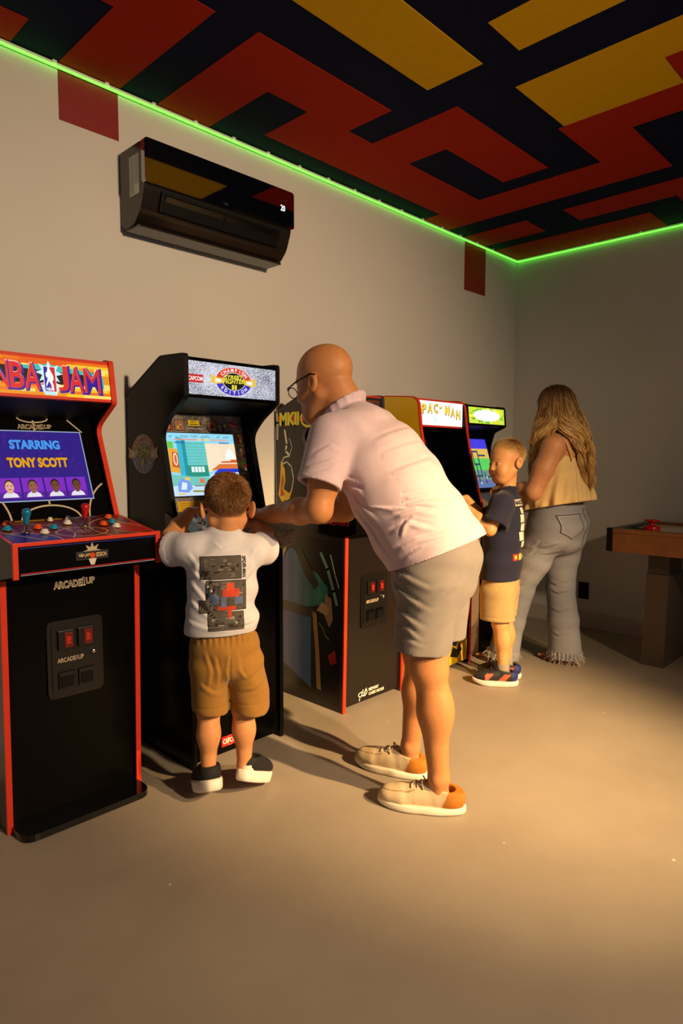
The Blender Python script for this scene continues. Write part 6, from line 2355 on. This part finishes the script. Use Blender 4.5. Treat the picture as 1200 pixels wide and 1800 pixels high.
    S.etubes([(f(-.010, 0, .87), (.216, .215)), (f(-.006, 0, .98), (.200, .190)), (f(.0, 0, 1.10), (.176, .148)), (f(.004, 0, 1.20), (.166, .120)), (f(.006, 0, 1.27), (.158, .100))], L, .03)

    def ruffle(P):
        q = P - f(-.005, 0, 0)
        a = np.arctan2(q @ f.L, q @ f.F)
        k = np.clip((1.20 - P[:, 2]) / .28, 0, 1)
        return -k * (.011 * np.sin(a * 13 + 1.5 * np.sin(P[:, 2] * 14)) + .006 * np.sin(a * 23 + 2 * np.sin(P[:, 2] * 9)))
    S.displace(ruffle, .04)
    S.cut(f(-.22, 0, .978), f.d(-.20, 0, -1))
    S.etube(f(-.012, 0, .84), f(-.006, 0, 1.00), (.188, .187), (.166, .152), L, .004, sub=True)
    S.cut(f(-.12, 0, 1.205), f.d(-.55, 0, 1))
    S.cap(f(-.045, .215, 1.30), f(.0, .245, 1.15), .078, .075, .01, sub=True)
    S.cap(f(-.045, -.215, 1.30), f(.0, -.245, 1.15), .078, .075, .01, sub=True)
    CRM = fabric("cream_gauze", (222, 190, 128), bump=.35)
    ca = field_obj("camisole", S, CRM, R, 1)
    for g in (1, -1):
        tube("strap", [f(-.118, g * .088, 1.19), f(-.112, g * .092, 1.24), f(-.085, g * .095, 1.295), f(-.04, g * .095, 1.335), f(.02, g * .092, 1.338), f(.07, g * .09, 1.30), f(.098, g * .088, 1.25)], .0045, CRM, ca, 8)
    # sandals
    LE = mat("brown_leather", (108, 62, 30), rough=.5, bump=.3, bscale=200, var=.15)
    for an in (f(-.045, -.1, .09), f(.222, .165, .09)):
        sd = sole_mesh("sandal", LE, R, an + f.d(-.078, 0, -.089), f.F, f.L, np.array([0, 0, 1.]), .272, .100, .020, 0, .0)
        for x, hgt, w_ in ((.045, .052, .046), (.10, .036, .050), (.125, .032, .050)):
            tube("strap", [an + f.d(x, -w_, -.070), an + f.d(x - .004, -w_ * .8, -.070 + hgt * .7), an + f.d(x - .006, 0, -.070 + hgt), an + f.d(x - .004, w_ * .8, -.070 + hgt * .7), an + f.d(x, w_, -.070)], .0075, LE, sd, 8)
        tube("heel_strap", [an + f.d(.03, -.044, -.06), an + f.d(-.03, -.042, -.03), an + f.d(-.068, 0, -.025), an + f.d(-.03, .042, -.03), an + f.d(.03, .044, -.06)], .0065, LE, sd, 8)
    # hair: dark roots, blonde lengths
    Hb = Field(lo + [0, 0, 1.05], hi + [0, 0, 1.66], .006)
    Hb.ell(hd(-.016, 0, .040), np.array([.105, .088, .092]) * .96, hd.A, 0)
    Hb.etube(hd(-.040, 0, .02), f(-.055, -.015, 1.32), (.086, .075), (.092, .070), L, .05)
    Hb.etube(f(-.060, -.03, 1.31), f(-.105, -.085, 1.16), (.085, .060), (.075, .050), L, .04)
    Hb.displace(lambda P: .006 * np.sin(((P - f.o) @ f.L) * 60 + 3 * np.sin(P[:, 2] * 22) + 4 * ((P - f.o) @ f.F)), .04)

    def hcol(P):
        w = np.clip((1.56 - P[:, 2]) / .26, 0, 1)[:, None]
        return np.array(lin((70, 44, 24))[:3]) * (1 - w) + np.array(lin((150, 112, 58))[:3]) * w
    hb = field_obj("hair", Hb, HAIRM, R, 1, col=hcol)
    r = np.random.default_rng(8)
    NC, PER, K = 300, 44, 24
    paths, cols = [], []
    for c in range(NC):
        phi = math.radians(62 + (360 - 124) * (c + r.random()) / NC)      # azimuth from the face, going round the back
        lay = .82 + .30 * r.random()
        zend = 1.06 + .07 * r.random() + (.05 if abs(phi - math.pi) > 1.6 else 0)
        ph, fq = r.random() * 6.28, 34 + 10 * r.random()
        am = .010 + .010 * r.random()
        top = .35 + .60 * r.random()
        tint = r.random()
        for _ in range(PER):
            p2 = phi + r.normal() * .075
            l2 = lay + r.normal() * .035
            e0 = top + r.normal() * .08
            zs = np.linspace(0, 1, K)
            du, dl = math.cos(p2), math.sin(p2)
            ze = zend + r.normal() * .03
            # first third: over the skull, then hanging
            t1 = np.clip(zs / .30, 0, 1)
            el = (1.50 - (1.50 - .0) * t1 ** 1.1) * np.clip(e0 + .45, 0, 1)
            pu = hd(-.016, 0, .040)
            rad = np.array([.108, .092, .096]) * .96 * (.90 + .14 * l2)
            loc = np.stack([np.cos(el) * du * rad[0], np.cos(el) * dl * rad[1], np.sin(el) * rad[2]], 1)
            P = pu + loc @ hd.A
            base = pu + np.array([du * rad[0], dl * rad[1], 0]) @ hd.A
            t2 = np.clip((zs - .30) / .70, 0, 1)
            drop = (base[2] - ze) * t2
            back = max(0.0, -du)
            fl = .030 + .055 * l2 - (.018 if du > 0 else 0)
            out = fl * np.sin(np.minimum(t2 * 1.9, 1.57)) * (1.0 - .15 * t2)
            # the hair parts over the left shoulder: some falls in front of it, the rest down the back
            goal = p2
            if 1.30 < p2 < 2.10:
                goal = 1.05 + .25 * (p2 - 1.3)
            elif 2.10 <= p2 < 3.05:
                goal = 2.95 + .35 * (p2 - 2.1)
            sm = np.clip((t2 - .24) / .34, 0, 1)
            sm = sm * sm * (3 - 2 * sm)
            pe = p2 + (goal - p2) * sm
            rr = math.hypot(base[0] - pu[0], base[1] - pu[1])
            dirs = np.cos(pe)[:, None] * f.F[None, :] + np.sin(pe)[:, None] * f.L[None, :]
            hang = np.array([pu[0], pu[1], base[2]])[None, :] + dirs * (rr + out * .80)[:, None] + np.outer(t2, f.d(-.045 * back - .012, 0, 0)) - np.outer(drop, [0, 0, 1])
            wv = am * np.clip(t2 * 2.2, 0, 1)
            tang = f.d(-dl, du, 0)
            hang += np.outer(wv * np.sin(drop * fq + ph), tang) + np.outer(wv * .8 * np.cos(drop * fq + ph * 1.3), f.d(du, dl, 0))
            P = np.where((zs > .30)[:, None], hang, P)
            P += r.normal(size=3) * .003
            paths.append(P)
            w = np.clip((1.575 - P[:, 2]) / .24 + .25 * (tint - .5), 0, 1)[:, None]
            ca_, cb_ = np.array(lin((74, 46, 26))[:3]), np.array(lin((214, 172, 100) if tint > .35 else (176, 130, 70))[:3])
            cols.append((ca_ * (1 - w) + cb_ * w) * (.8 + .4 * r.random()))
    paths, cols = np.array(paths), np.array(cols)
    nor = paths - (hd.c - np.array([0, 0, .12]))
    nor[:, :, 2] *= .3
    ribbon_mesh("hair_strands", paths, np.concatenate([[.0022] * 4, [.0026] * (K - 8), [.0022, .0018, .0012, .0005]]), cols, nor + r.normal(size=(len(paths), 1, 3)) * .05, HAIRM, hb)
    return R


build_man()
build_boy_player()
build_boy_looking()
build_woman()
